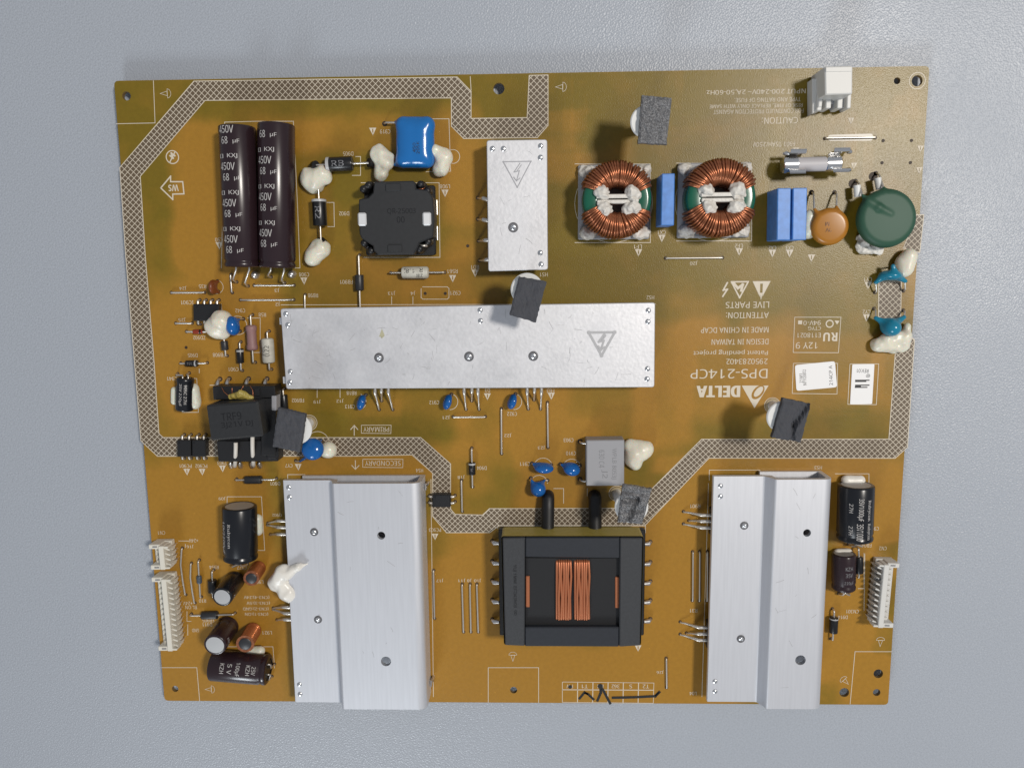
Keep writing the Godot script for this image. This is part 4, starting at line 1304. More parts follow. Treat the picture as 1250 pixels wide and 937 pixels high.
# a toothed plug socket seen from above: c0..c1 is the run of pins, side = +1 if the pin side faces +x
func pin_header(label: String, a: Vector3, b: Vector3, side: float, pins: int, m: String):
	var t := thing("pin_connector", label, "connector", a.lerp(b, 0.5))
	var l := a.distance_to(b)
	var d := (b - a) / l
	var o := Vector3(-d.z, 0, d.x)
	if o.x * side < 0:
		o = -o
	var xf := Basis(o, Vector3.UP, d)
	var g := Geo.new()
	var mid := a.lerp(b, 0.5)
	g.box(mid - o * 1.2 + Vector3(0, 1.3, 0), Vector3(6.6, 2.5, l), 0.25, xf)
	g.box(mid + Vector3(0, 4.9, 0) + o * 0.35, Vector3(1.9, 5.2, l - 0.6), 0.2, xf)
	obj("housing", g, M[m], t)
	for e in [0.0, 1.0]:
		var w := Geo.new()
		var p := a.lerp(b, e) + d * (0.85 if e == 0.0 else -0.85)
		w.box(p + Vector3(0, 4.3, 0) - o * 2.5, Vector3(4.2, 4.3, 1.7), 0.2, xf)
		w.box(p + Vector3(0, 5.6, 0) + o * 2.0, Vector3(1.8, 3.4, 0.7), 0.15, xf)
		obj("end_wall", w, M[m], t)
		var s := Geo.new()
		s.box(p + Vector3(0, 6.5, 0) - o * 2.3, Vector3(1.7, 0.16, 0.5), 0.04, xf)
		obj("end_slot", s, M["grey print"], t)
	for k in pins:
		var p := a.lerp(b, (k + 1.0) / (pins + 1.0))
		var r := Geo.new()
		r.box(p + Vector3(0, 3.9, 0) + o * 2.1, Vector3(2.0, 5.0, 0.55), 0.1, xf * Basis(Vector3.UP, -0.35 * side))
		obj("rib", r, M[m], t)
		var q := Geo.new()
		q.box(p + Vector3(0, 3.0, 0) - o * 2.1, Vector3(3.0, 1.4, 1.25), 0.18, xf)
		obj("pin_seat", q, M[m], t)
		var w := Geo.new()
		w.tube([p + o * 2.6 - Vector3(0, 0.3, 0), p + o * 2.6 + Vector3(0, 2.4, 0), p + o * 1.8 + Vector3(0, 3.2, 0)], 0.3, 6)
		obj("pin", w, M["tinned wire"], t)


func dip_chip(called: String, label: String, category: String, a: Vector3, b: Vector3, c: Vector3, e: Vector3, h: float, pins: int, along_x: bool):
	# a..e: corners of the body's top, in order; pins leave the two long sides
	var t := thing(called, label, category, a.lerp(c, 0.5))
	var g := Geo.new()
	g.prism(rounded([a, b, c, e], 0.25, 2), 0.7, h, 0.3)
	obj("body", g, M["black plastic"], t)
	var dot := Geo.new()
	dot.disc(a.lerp(c, 0.16) + Vector3(0, h - a.y + 0.02, 0), 0.4)
	obj("index_dot", dot, M["diode black"], t)
	for s in 2:
		var p: Vector3 = a if s == 0 else e
		var q: Vector3 = b if s == 0 else c
		if not along_x:
			p = a if s == 0 else b
			q = e if s == 0 else c
		var mid := a.lerp(c, 0.5)
		var out := (p + q) * 0.5 - mid
		out.y = 0
		out = out.normalized()
		for k in pins:
			var w := Geo.new()
			var r := p.lerp(q, (k + 0.5) / pins)
			r.y = h * 0.55
			var hole := Vector3(r.x, 0, r.z) + out * 1.35
			w.tube([r - out * 0.3, r + out * 0.8, r + out * 1.25 - Vector3(0, 0.35, 0), hole + Vector3(0, 0.3, 0), hole - Vector3(0, 0.3, 0)], [0.5, 0.5, 0.45, 0.3, 0.3], 6)
			obj("pin", w, M["tinned wire"], t)
			spot(hole)


# common mode choke: a coated ring with two windings, turn by turn
func choke(label: String, c: Vector3, seed_: int, h := 13.0):
	var t := thing("toroid_choke", label, "choke", c)
	var rn := RandomNumberGenerator.new()
	rn.seed = seed_
	var ri := 5.6
	var ro := 11.3
	var y0 := 2.4
	var y1 := h
	var core := Geo.new()
	var e := 1.6
	var prof := []
	for k in 6:
		var a := -PI / 2 + k * PI / 10
		prof.append(Vector2(ro - e + cos(a) * e, y0 + e + sin(a) * e))
	for k in 6:
		var a := k * PI / 10
		prof.append(Vector2(ro - e + cos(a) * e, y1 - e + sin(a) * e))
	for k in 6:
		var a := PI / 2 + k * PI / 10
		prof.append(Vector2(ri + e + cos(a) * e, y1 - e + sin(a) * e))
	for k in 6:
		var a := PI + k * PI / 10
		prof.append(Vector2(ri + e + cos(a) * e, y0 + e + sin(a) * e))
	prof.append(prof[0])
	core.lathe(prof, 56, upright(c), true)
	obj("coated_core", core, M["green core coat"], t)
	for side in [-1.0, 1.0]:
		var w := Geo.new()
		var turns := 42
		for layer in 2:
			var n := turns if layer == 0 else 27
			for k in n:
				var spread := 1.22 if layer == 0 else 1.12
				var a: float = side * PI / 2 + lerpf(-spread, spread, (k + 0.5) / n) + rn.randf_range(-0.022, 0.022)
				var a2: float = a + rn.randf_range(-0.03, 0.03) + 0.05
				var d := Vector3(cos(a), 0, sin(a))
				var d2 := Vector3(cos(a2), 0, sin(a2))
				var x := 0.42 + layer * 0.62 + rn.randf_range(0.0, 0.12)
				var xi := 0.42 + layer * 0.75
				var pts := []
				for q in [[ro + x, y0 + 1.4, 0], [ro + x, (y0 + y1) * 0.5, 0], [ro + x, y1 - 1.5, 0], [ro + x * 0.55 - 0.5, y1 - 0.25 + x * 0.55, 0], [ro - 1.5, y1 + x, 0.2], [(ri + ro) * 0.5, y1 + x + 0.12, 0.5], [ri + 1.4, y1 + x, 0.8], [ri + 0.4 - xi * 0.5, y1 - 0.3 + xi * 0.4, 1], [ri - xi, y1 - 1.5, 1], [ri - xi, y0 + 1.5, 1]]:
					pts.append(c + d.lerp(d2, q[2]) * q[0] + Vector3.UP * q[1])
				w.tube(pts, 0.40, 6, false)
		obj("winding", w, M["copper wire"], t)
	# white divider in the opening
	var dv := Geo.new()
	dv.box(c + Vector3(0, y1 - 1.8, -0.85), Vector3(ri * 2 + 2.6, 6.0, 1.3), 0.2)
	dv.box(c + Vector3(0, y1 - 2.0, 0.85), Vector3(ri * 2 + 2.2, 6.0, 1.2), 0.2)
	obj("divider", dv, M["grey white glue"], t)
	var bs := Geo.new()
	bs.box(c + Vector3(0, 0.9, 0), Vector3(24.5, 1.7, 25.0), 0.4)
	obj("base_plate", bs, M["grey film cap"], t)
	for s in [[-5.2, -2.4, 2.3], [4.8, -2.2, 2.6], [-4.6, 3.0, 2.3], [4.8, 2.8, 2.5], [4.6, 0.2, 1.8]]:
		var p := c + Vector3(s[0], y1 + 0.2, s[1])
		glue_blob([[p, p + Vector3(rn.randf_range(-1, 1), -0.5, rn.randf_range(-1, 1)), s[2], s[2] * 0.8], [p + Vector3(1.2, 0, 0.6), p + Vector3(rn.randf_range(-1.5, 1.5), -1, 1.2 * signf(s[1])), s[2] * 0.6, s[2] * 0.6]], "", "grey white glue", 0.9, seed_ * 10 + int(s[0]), 1.0, 0.3, t)
	for s in [[-1, -1], [1, -1], [-1, 1], [1, 1]]:
		var p := c + Vector3(s[0] * 9.6, 1.9, s[1] * 10.2)
		glue_blob([[p, p + Vector3(rn.randf_range(-1.0, 1.0), 1.0, 0), 2.3, 1.8], [p + Vector3(-s[0] * 1.5, 0.5, 1), p + Vector3(-s[0] * 2.0, 1.5, 0), 1.5, 1.2]], "", "grey white glue", 0.9, seed_ * 20 + int(s[0] + 2 * s[1]), 1.0, 0.36, t)


# upright rod choke: base, top
func rod_choke(label: String, p: Vector3, q: Vector3, r: float, called := "rod_choke"):
	var t := thing(called, label, "choke", Vector3(p.x, 0, p.z))
	var xf := along(p, q)
	var l := p.distance_to(q)
	var g := Geo.new()
	g.lathe([Vector2(r * 0.72, 0), Vector2(r * 0.72, l - 0.2), Vector2(r * 0.62, l), Vector2(0, l)], 24, xf)
	obj("ferrite_rod", g, M["bead ferrite"], t)
	var w := Geo.new()
	var pts := []
	var turns := int((l - 1.2) / 0.72)
	for k in turns * 14 + 1:
		var a := TAU * k / 14.0
		pts.append(xf * Vector3(cos(a) * (r * 0.72 + 0.38), 0.5 + (l - 1.2) * k / (turns * 14.0), sin(a) * (r * 0.72 + 0.38)))
	w.tube(pts, 0.40, 7)
	obj("winding", w, M["red copper"], t)
	var e := Geo.new()
	e.ring(Vector3.ZERO, r * 0.72, r * 1.03, 28)
	for k in e.v.size():
		e.v[k] = xf * (e.v[k] + Vector3(0, l - 0.35, 0))
		e.n[k] = xf.basis.y
	obj("end_turn", e, M["copper wire"], t)


# engraved hazard triangle on a plate
func emblem(parent: Node3D, c: Vector3, s: float, deep: bool):
	var g := Geo.new()
	var w := 0.85 if deep else 0.34
	var y := c.y + 0.03
	var pts := [c + Vector3(-s, 0, -s * 0.85), c + Vector3(s, 0, -s * 0.85), c + Vector3(0, 0, s * 0.95)]
	g.ribbon(pts, w, y, true)
	for p in pts:
		g.disc(Vector3(p.x, y + 0.045, p.z), w * 0.75, 12)
	var z := [c + Vector3(0.2 * s, 0, -0.72 * s), c + Vector3(-0.22 * s, 0, -0.12 * s), c + Vector3(0.16 * s, 0, -0.2 * s), c + Vector3(-0.05 * s, 0, 0.5 * s)]
	g.ribbon(z, w * 0.8, y + 0.03)
	g.ribbon([c + Vector3(0.3 * s, 0, -0.6 * s), c + Vector3(0.02 * s, 0, -0.22 * s)], w * 0.6, y + 0.06)
	g.ribbon([z[3] + Vector3(0.26 * s, 0, -0.2 * s), z[3], z[3] + Vector3(-0.2 * s, 0, -0.26 * s)], w * 0.7, y + 0.09)
	obj("stamped_hazard_sign", g, M["engraved aluminium"] if not deep else M["scratch"], parent)


func scratches(parent: Node3D, y: float, lo: Vector3, hi: Vector3, n: int, seed_: int):
	var rn := RandomNumberGenerator.new()
	rn.seed = seed_
	var g := Geo.new()
	for k in n:
		var p := Vector3(rn.randf_range(lo.x, hi.x), y, rn.randf_range(lo.z, hi.z))
		var a := rn.randf_range(0, TAU)
		var l := rn.randf_range(0.5, 3.2)
		var bend := rn.randf_range(-0.5, 0.5)
		var d := Vector3(cos(a), 0, sin(a))
		var o := Vector3(-d.z, 0, d.x)
		g.ribbon([p, p + d * l * 0.5 + o * bend * 0.5, p + d * l + o * bend * 0.3], rn.randf_range(0.06, 0.14), y + k * 0.0004)
	obj("scratches", g, M["scratch"], parent)

# ---------------------------------------------------------------- heat sinks

func plate_sink(label: String, corners: Array, pips: Array, screws: Array, sign_at: Vector3, sign_size: float, deep: bool, seed_: int, legs: Array):
	var mid: Vector3 = corners[0].lerp(corners[2], 0.5)
	var t := thing("heat_sink", label, "heat sink", Vector3(mid.x, 0, mid.z))
	var g := Geo.new()
	g.prism(rounded(corners, 0.9, 4), 8.0, 10.0, 0.22)
	var plate := obj("plate", g, M["pressed aluminium"], t)
	for p in pips:
		pip(plate, p)
	for p in screws:
		screw(plate, p[0], p[1])
	emblem(plate, sign_at, sign_size, deep)
	scratches(plate, 10.03, corners[0] + Vector3(2, 0, 2), corners[2] - Vector3(2, 0, 2), int(absf(corners[0].x - corners[2].x) * 0.5), seed_)
	for p in legs:
		var w := Geo.new()
		w.box(p + Vector3(0, 4.0, 0), Vector3(1.2, 8.2, 2.4), 0.1)
		obj("foot", w, M["pressed aluminium"], t)


func channel_sink(label: String, x: Array, z0: float, z1: float, holes: Array, pips: Array, screws: Array):
	var t := thing("heat_sink", label, "heat sink", Vector3((x[0] + x[4]) * 0.5, 0, (z0 + z1) * 0.5))
	# the section: plate, riser, raised deck, wall, foot; then back along the inside
	var outer := [Vector2(x[0], 6.2), Vector2(x[0], 7.85), Vector2(x[0] + 0.25, 8.1)]
	for k in 6:
		var a := PI / 2 * k / 5.0
		outer.append(Vector2(x[1] - 1.2 + sin(a) * 1.0, 8.1 + (1.0 - cos(a)) * 0.5))
	for k in 7:
		var a := PI / 2 * k / 6.0
		outer.append(Vector2(x[2] + 0.3 - cos(a) * 1.1 + 0.3, 11.1 + sin(a) * 1.5))
	var deck := outer.size() - 1
	for k in 9:
		var a := PI / 2 * k / 8.0
		outer.append(Vector2(x[3] - 3.4 + sin(a) * 3.4, 9.8 + cos(a) * 2.8))
	outer.append(Vector2(x[4], 0.5))
	var inner := [Vector2(x[5], 0.5), Vector2(x[5], 2.2), Vector2(x[4] - 1.6, 2.2), Vector2(x[4] - 1.6, 9.6), Vector2(x[4] - 2.6, 10.8), Vector2(x[2] + 1.9, 10.8), Vector2(x[2] + 1.0, 10.0), Vector2(x[2] + 0.4, 6.9), Vector2(x[1] - 0.9, 6.2)]
	var sec: Array = outer + inner
	var under := outer.size() + 4
	var g := Geo.new()
	var m := sec.size()
	var ns := []
	for k in m:
		var d: Vector2 = (sec[(k + 1) % m] - sec[k]).normalized()
		ns.append(Vector2(-d.y, d.x))
	for k in m:
		var a: Vector2 = sec[k]
		var b: Vector2 = sec[(k + 1) % m]
		if k == deck or k == under:
			var rect := PackedVector2Array([Vector2(minf(a.x, b.x), z0), Vector2(maxf(a.x, b.x), z0), Vector2(maxf(a.x, b.x), z1), Vector2(minf(a.x, b.x), z1)])
			for piece in Geo.holed(rect, holes):
				g.sheet(piece, a.y, k == deck)
			continue
		var n0: Vector2 = ns[k]
		var na := n0
		var nb := n0
		var pv: Vector2 = ns[(k + m - 1) % m]
		var nx: Vector2 = ns[(k + 1) % m]
		var long_prev: bool = sec[k].distance_to(sec[(k + m - 1) % m]) > 5.0
		var long_next: bool = sec[(k + 1) % m].distance_to(sec[(k + 2) % m]) > 5.0
		if a.distance_to(b) < 5.0:
			if pv.dot(n0) > 0.7:
				na = pv if long_prev else (pv + n0).normalized()
			if nx.dot(n0) > 0.7:
				nb = nx if long_next else (nx + n0).normalized()
		g.smooth_quad(Vector3(a.x, a.y, z0), Vector3(b.x, b.y, z0), Vector3(b.x, b.y, z1), Vector3(a.x, a.y, z1), Vector3(na.x, na.y, 0), Vector3(nb.x, nb.y, 0), Vector3(nb.x, nb.y, 0), Vector3(na.x, na.y, 0))
	var pv2 := PackedVector2Array(sec)
	var ix := Geometry2D.triangulate_polygon(pv2)
	for k in range(0, ix.size(), 3):
		for e in [z0, z1]:
			g.flat(Vector3(pv2[ix[k]].x, pv2[ix[k]].y, e), Vector3(pv2[ix[k + 1]].x, pv2[ix[k + 1]].y, e), Vector3(pv2[ix[k + 2]].x, pv2[ix[k + 2]].y, e), Vector3(0, 0, -1 if e == z0 else 1))
	for h in holes:
		g.lathe([Vector2(h[2], 10.8), Vector2(h[2], 12.6)], 20, upright(Vector3(h[0], 0, h[1])))
	var body := obj("extrusion", g, M["extruded aluminium"], t)
	for p in pips:
		pip(body, p)
	for p in screws:
		screw(body, p[0], p[1], 1.5)
	scratches(body, 12.63, Vector3(x[2] + 2.0, 0, z0 + 2.0), Vector3(x[3] - 5.0, 0, z1 - 4.0), 12, int(z0 * 10.0))
	for z in [z0 + 3.0, z1 - 6.0]:
		var foot := Geo.new()
		foot.tube([Vector3(x[4] + 0.2, 3.6, z), Vector3(x[4] + 0.9, 3.2, z), Vector3(x[4] + 1.0, -0.2, z)], 0.6, 8)
		foot.box(Vector3(x[4] + 0.5, 2.6, z + 0.9), Vector3(0.6, 3.0, 2.2), 0.15)
		obj("solder_foot", foot, M["solder"], t)


func place_sinks():
	plate_sink("small upright aluminium plate heat sink between the black square choke and the toroids",
		[Vector3(-9.46, 10, -90.79), Vector3(10.44, 10, -90.75), Vector3(10.55, 10, -48.5), Vector3(-9.56, 10, -48.17)],
		[Vector3(-7.61, 10, -88.03), Vector3(-3.97, 10, -87.97), Vector3(8.29, 10, -88.7), Vector3(8.21, 10, -85), Vector3(7.97, 10, -54.09), Vector3(8.23, 10, -50.29)],
		[[Vector3(-1, 10, -62.55), 0.2]], Vector3(0.48, 10, -79.93), 4.6, false, 5, [Vector3(-7.56, 0, -89.97), Vector3(7.55, 0, -89.75), Vector3(7.62, 0, -52.51)])
	plate_sink("long landscape aluminium plate heat sink across the middle of the board",
		[Vector3(-80.92, 10, -36.33), Vector3(46.6, 10, -37.21), Vector3(46.8, 10, -8.34), Vector3(-80.43, 10, -8.58)],
		[Vector3(-79.18, 10, -34.5), Vector3(-78.68, 10, -30.71), Vector3(-78.68, 10, -14.59), Vector3(-79.02, 10, -10.87), Vector3(-12.54, 10, -35.14), Vector3(-12.46, 10, -31.53), Vector3(44.31, 10, -34.53), Vector3(44.23, 10, -30.76), Vector3(44.33, 10, -14.71), Vector3(44.24, 10, -11.19)],
		[[Vector3(-47.63, 10, -19.19), 0.5], [Vector3(-16.6, 10, -19.38), 0.15], [Vector3(5.41, 10, -19.36), 0.2]], Vector3(28.68, 10, -23.52), 4.4, true, 6, [Vector3(-81.52, 0, -31.95), Vector3(-13.55, 0, -33.65), Vector3(45.4, 0, -31.97), Vector3(45.7, 0, -11.69), Vector3(-81.43, 0, -11.38)])
	channel_sink("wide stepped aluminium channel heat sink, lower left, glue knot on its edge", [-84.0, -66.3, -65.0, -34.2, -34.2, -78.8], 24.6, 109.4,
		[[Vector3(-48.54, 12.6, 43.45).x, Vector3(-48.54, 12.6, 43.45).z, 1.42], [Vector3(-48.51, 12.6, 90.68).x, Vector3(-48.51, 12.6, 90.68).z, 1.85]],
		[Vector3(-82.08, 8.1, 27.2), Vector3(-81.98, 8.1, 30.81), Vector3(-82.04, 8.1, 102.4), Vector3(-81.99, 8.1, 106.21)], [[Vector3(-73.67, 8.1, 43.7), 0.1], [Vector3(-73.86, 8.1, 76.93), 0.35]])
	channel_sink("narrow bright stepped aluminium channel heat sink at the lower right", [68.2, 86.4, 88.3, 108.1, 108.1, 86.0], 23.6, 108.3,
		[[Vector3(99.86, 12.6, 42.61).x, Vector3(99.86, 12.6, 42.61).z, 1.35], [Vector3(99.65, 12.6, 89.58).x, Vector3(99.65, 12.6, 89.58).z, 1.85]],
		[Vector3(70.71, 8.1, 27.06), Vector3(70.82, 8.1, 30.86), Vector3(70.81, 8.1, 100.37), Vector3(70.92, 8.1, 104.31)], [[Vector3(79.43, 8.1, 41.47), 0.4], [Vector3(79.6, 8.1, 83.87), 0.6]])
	var flake := Geo.new()
	flake.flat(Vector3(-46.27, 10.05, -29.18), Vector3(-45.37, 10.05, -26.79), Vector3(-47.36, 10.05, -26.38), Vector3.UP)
	flake.flat(Vector3(-45.37, 10.05, -26.79), Vector3(-46.34, 10.3, -25.84), Vector3(-46.93, 10.05, -26.66), Vector3.UP)
	solo("torn_paper_scrap", flake, M["paper scrap"], "tiny torn scrap stuck on the long middle heat sink", "scrap")


func place_devices():
	# under the small plate
	device("four-legged rectifier whose legs come out left of the small upright heat sink",
		[[Vector3(-8.39, 5, -71.77), Vector3(-11.18, 4.6, -72.66), Vector3(-13.45, 0, -73.25), 0.75], [Vector3(-8.49, 5, -64.97), Vector3(-11.29, 4.6, -65.58), Vector3(-13.57, 0, -66.05), 0.75], [Vector3(-8.3, 5, -58.67), Vector3(-10.84, 4.6, -58.71), Vector3(-13.41, 0, -58.65), 0.75], [Vector3(-8.39, 5, -52.32), Vector3(-10.66, 4.6, -52.08), Vector3(-13.24, 0, -51.9), 0.75]],
		Vector3(-3.5, 5.2, -61.62), Vector3(9, 4.4, 24), "bridge_rectifier", "rectifier")
	device("leftmost three-legged transistor under the lower edge of the long middle heat sink",
		[[Vector3(-50.31, 5, -8.65), Vector3(-50.54, 5, -6.31), Vector3(-50.2, 0, 0.66), 0.6], [Vector3(-48.14, 5, -8.64), Vector3(-48.21, 5, -6.59), Vector3(-49.19, 0, -2.54), 0.6], [Vector3(-45.67, 5, -8.62), Vector3(-45.75, 5, -6.29), Vector3(-45.3, 0, 0.69), 0.6]], Vector3(-47.49, 5.2, -17.65), Vector3(10, 4.4, 13))
	device("middle three-legged transistor under the lower edge of the long middle heat sink",
		[[Vector3(-18.95, 5, -8.45), Vector3(-18.99, 5, -6.12), Vector3(-18.84, 0, 0.78), 0.6], [Vector3(-16.21, 5, -8.43), Vector3(-16.25, 5, -6.39), Vector3(-16.72, 0, -2.34), 0.6], [Vector3(-14.05, 5, -8.42), Vector3(-14.09, 5, -6.09), Vector3(-14.13, 0, 0.8), 0.6]], Vector3(-16.18, 5.2, -17.42), Vector3(10, 4.4, 13))
	device("rightmost three-legged transistor under the lower edge of the long middle heat sink",
		[[Vector3(3.19, 5, -8.3), Vector3(3.17, 5, -5.98), Vector3(3.52, 0, 0.75), 0.6], [Vector3(5.77, 5, -8.29), Vector3(5.76, 5, -6.26), Vector3(5.59, 0, -2.51), 0.6], [Vector3(8.2, 5, -8.27), Vector3(8.19, 5, -5.95), Vector3(7.92, 0, 0.78), 0.6]], Vector3(5.82, 5.2, -17.26), Vector3(10, 4.4, 13))
	device("upper three-legged rectifier sticking out left of the wide lower left heat sink",
		[[Vector3(-85.02, 4, 40.88), Vector3(-88.03, 4, 40.87), Vector3(-93.15, 0, 42.99), 0.6], [Vector3(-85.15, 4, 43.36), Vector3(-88.17, 4, 43.35), Vector3(-93.35, 0, 43.77), 0.6], [Vector3(-85.29, 4, 46), Vector3(-88.31, 4, 45.99), Vector3(-92.48, 0, 47.4), 0.6]], Vector3(-78.06, 3.6, 43.66), Vector3(13, 4, 10), "power_rectifier", "rectifier")
	device("lower three-legged rectifier sticking out left of the wide lower left heat sink",
		[[Vector3(-84.35, 4, 74.08), Vector3(-87.72, 4, 74.09), Vector3(-93.05, 0, 76.13), 0.6], [Vector3(-84.48, 4, 76.49), Vector3(-87.54, 4, 76.5), Vector3(-93.02, 0, 76.74), 0.6], [Vector3(-84.6, 4, 78.9), Vector3(-87.67, 4, 78.91), Vector3(-91.88, 0, 80.82), 0.6]], Vector3(-76.95, 3.6, 76.82), Vector3(13, 4, 10), "power_rectifier", "rectifier")
	device("upper three-legged rectifier sticking out left of the bright lower right heat sink",
		[[Vector3(70.37, 4, 38.95), Vector3(65.42, 4, 38.95), Vector3(59.6, 0, 38.85), 0.65], [Vector3(70.43, 4, 41.23), Vector3(65.48, 4, 41.23), Vector3(61.63, 0, 42.25), 0.65], [Vector3(70.5, 4, 43.67), Vector3(65.54, 4, 43.67), Vector3(59.7, 0, 43.48), 0.65]], Vector3(74.91, 3.6, 41.37), Vector3(13, 4, 10), "power_rectifier", "rectifier")
	device("lower three-legged rectifier sticking out left of the bright lower right heat sink",
		[[Vector3(69.76, 4, 81.51), Vector3(65.3, 4, 81.52), Vector3(59.31, 0, 81.23), 0.65], [Vector3(69.83, 4, 84.05), Vector3(65.36, 4, 84.07), Vector3(61.7, 0, 85.58), 0.65], [Vector3(69.9, 4, 86.45), Vector3(65.42, 4, 86.46), Vector3(59.41, 0, 86.07), 0.65]], Vector3(74.7, 3.6, 84.08), Vector3(13, 4, 10), "power_rectifier", "rectifier")


func place_capacitors():
	# the two long brown ones at the top
	for s in 2:
		var p = Vector3(-94.54, 6.1, -50.47) if s == 0 else Vector3(-82.45, 6.1, -50.06)
		var q = Vector3(-93.59, 6.1, -97.09) if s == 0 else Vector3(-80.24, 6.1, -97.67)
		var tx := []
		var ph := 1.2 if s == 0 else -8.4
		var an := 0.24 if s == 0 else 0.36
		for k in 6:
			var y: float = 4.6 + k * 11.85 + ph
			if y > 3.2 and y < 46.0:
				tx.append(["68", an + 0.14, y, 2.5, 2.3, false, 1.0])
				tx.append(["µF", an - 0.52, y - 0.4, 2.1, 1.6, false, 1.0])
			if y + 3.4 > 3.2 and y + 3.4 < 46.5:
				tx.append(["450V", an + 0.05, y + 3.5, 5.6, 2.4, false, 1.0])
			if y + 6.8 > 3.2 and y + 6.8 < 46.5:
				tx.append(["KXJ", an - 0.28, y + 6.8, 3.4, 1.6, false, 1.0])
				tx.append(["[]", an + 0.40, y + 6.8, 1.7, 1.3, false, 1.0])
		can(p, q, 6.1, "brown sleeve", "long dark brown capacitor lying down, left of the pair at the upper left" if s == 0 else "long dark brown capacitor lying down, right of the pair at the upper left",
			{"leads": [[Vector2(0, 2.3), Vector3(-99.22, 0, -45.4) if s == 0 else Vector3(-86.85, 0, -47)], [Vector2(0, -2.3), Vector3(-95.21, 0, -43.93) if s == 0 else Vector3(-82.14, 0, -44.94)]], "text": tx})
	var sol := 0
	for p in [Vector3(-92.35, 1.2, -47.77), Vector3(-79.28, 1.2, -47.92)]:
		var g := Geo.new()
		g.lathe([Vector2(1.5, -1.2), Vector2(1.45, -0.4), Vector2(1.1, 0.5), Vector2(0.5, 1.0), Vector2(0, 1.1)], 18, upright(p), true)
		solo("solder_dome", g, M["solder"], ["shiny solder dome below the left long brown capacitor", "shiny solder dome below the right long brown capacitor"][sol], "solder joint")
		sol += 1
	can(Vector3(-118.79, 3, -11.75), Vector3(-119.94, 3, -0.03), 3.05, "black sleeve", "small black capacitor lying at the left edge beside the hatched band",
		{"leads": [[Vector2(0, -1), Vector3(-122.77, 0, -12.85)], [Vector2(0, 1), Vector3(-118.56, 0, -13.12)]], "stripe": [-1.9, -0.8], "text": [["35V 220µF", -0.15, 5.8, 8.0, 1.2, true, 1.0], ["105C 27H", 0.45, 5.6, 7.0, 1.0, true, 1.0]]})
	can(Vector3(-101.84, 6, 54.6), Vector3(-101.04, 6, 34.51), 6.1, "black sleeve", "fat black capacitor lying above the leaning capacitors at the lower left",
		{"leads": [[Vector2(0, -2), Vector3(-107.05, 0, 59.17)], [Vector2(0, 2), Vector3(-101.77, 0, 58.84)]], "text": [["Rubycon", 0.32, 10.4, 9.0, 1.5, true, -1.0, serif], ["10V2200µF", 0.78, 9.5, 12.0, 1.7, true, -1.0]]})
	can(Vector3(119.07, 6, 47.27), Vector3(118.56, 6, 27.19), 6.1, "black sleeve", "fat black capacitor with white print lying right of the narrow bright heat sink",
		{"leads": [[Vector2(0, -2), Vector3(119.53, 0, 51.29)], [Vector2(0, 2), Vector3(123.65, 0, 51.29)]], "text": [["27H", 0.62, 13.0, 3.2, 1.3, true, -1.0], ["27H", 0.62, 5.0, 3.2, 1.3, true, -1.0], ["35V1000µF", 0.12, 12.6, 8.0, 2.2, true, -1.0], ["35V1000", 0.12, 4.6, 6.0, 2.2, true, -1.0], ["Rubycon", -0.40, 12.2, 7.4, 1.5, true, -1.0, serif], ["Rubycon", -0.40, 4.6, 6.0, 1.5, true, -1.0, serif]]})
	can(Vector3(116.89, 4.2, 66.55), Vector3(116.34, 4.2, 53.11), 4.1, "brown sleeve", "short brown capacitor lying tucked against the right side of the narrow heat sink",
		{"leads": [[Vector2(0, -1.4), Vector3(116.95, 0, 70.09)], [Vector2(0, 1.4), Vector3(120.52, 0, 70.09)]], "text": [["KZH", -0.1, 9.0, 2.6, 1.4, false, 1.0], ["35V", -0.1, 6.6, 2.6, 1.4, false, 1.0], ["220µF", -0.1, 3.6, 3.4, 1.4, false, 1.0]], "text_mat": "grey print"})
	can(Vector3(-106.52, 0.3, 64.82), Vector3(-106.54, 13.2, 66.22), 3.6, "black sleeve", "leaning black capacitor with silver top, upper of the two leaning ones", {"standing": true, "leads": [[Vector2(0, 0.9), Vector3(-106.45, 0, 64.3)]], "text": [["25V", 2.0, 10.6, 3.0, 1.3, false, 1.0], ["470µF", 3.2, 10.6, 4.0, 1.3, false, 1.0]], "text_mat": "print on sleeve"})
	can(Vector3(-110.49, 0.3, 83.02), Vector3(-110.38, 13.2, 84.47), 4.1, "brown sleeve", "leaning brown capacitor with scored silver top, lower of the two leaning ones", {"standing": true, "vent": false, "leads": [[Vector2(0, 0.9), Vector3(-110.42, 0, 82.5)]], "text": [["KZH 25V", 1.9, 10.4, 5.0, 1.4, false, 1.0], ["680µF", 3.2, 10.4, 4.4, 1.4, false, 1.0]]})
	can(Vector3(-94.19, 5.6, 97.89), Vector3(-115.26, 5.6, 96.19), 5.6, "brown sleeve", "brown capacitor with white print lying in the lower left corner",
		{"leads": [[Vector2(0, -2), Vector3(-93.81, 0, 98.63)], [Vector2(0, 2), Vector3(-95.04, 0, 103.64)]], "text": [["KZH", -0.35, 15.6, 3.6, 1.5, false, -1.0], ["5 V", -0.35, 12.8, 3.6, 1.6, false, -1.0], ["100µF", -0.35, 10.0, 5.0, 1.9, false, -1.0], ["KZH", -0.35, 6.0, 3.6, 1.5, false, -1.0], ["25V", -0.35, 3.9, 3.0, 1.5, false, -1.0]]})
	# small blue ceramic discs
	var down := Vector3(0, -1, 0)
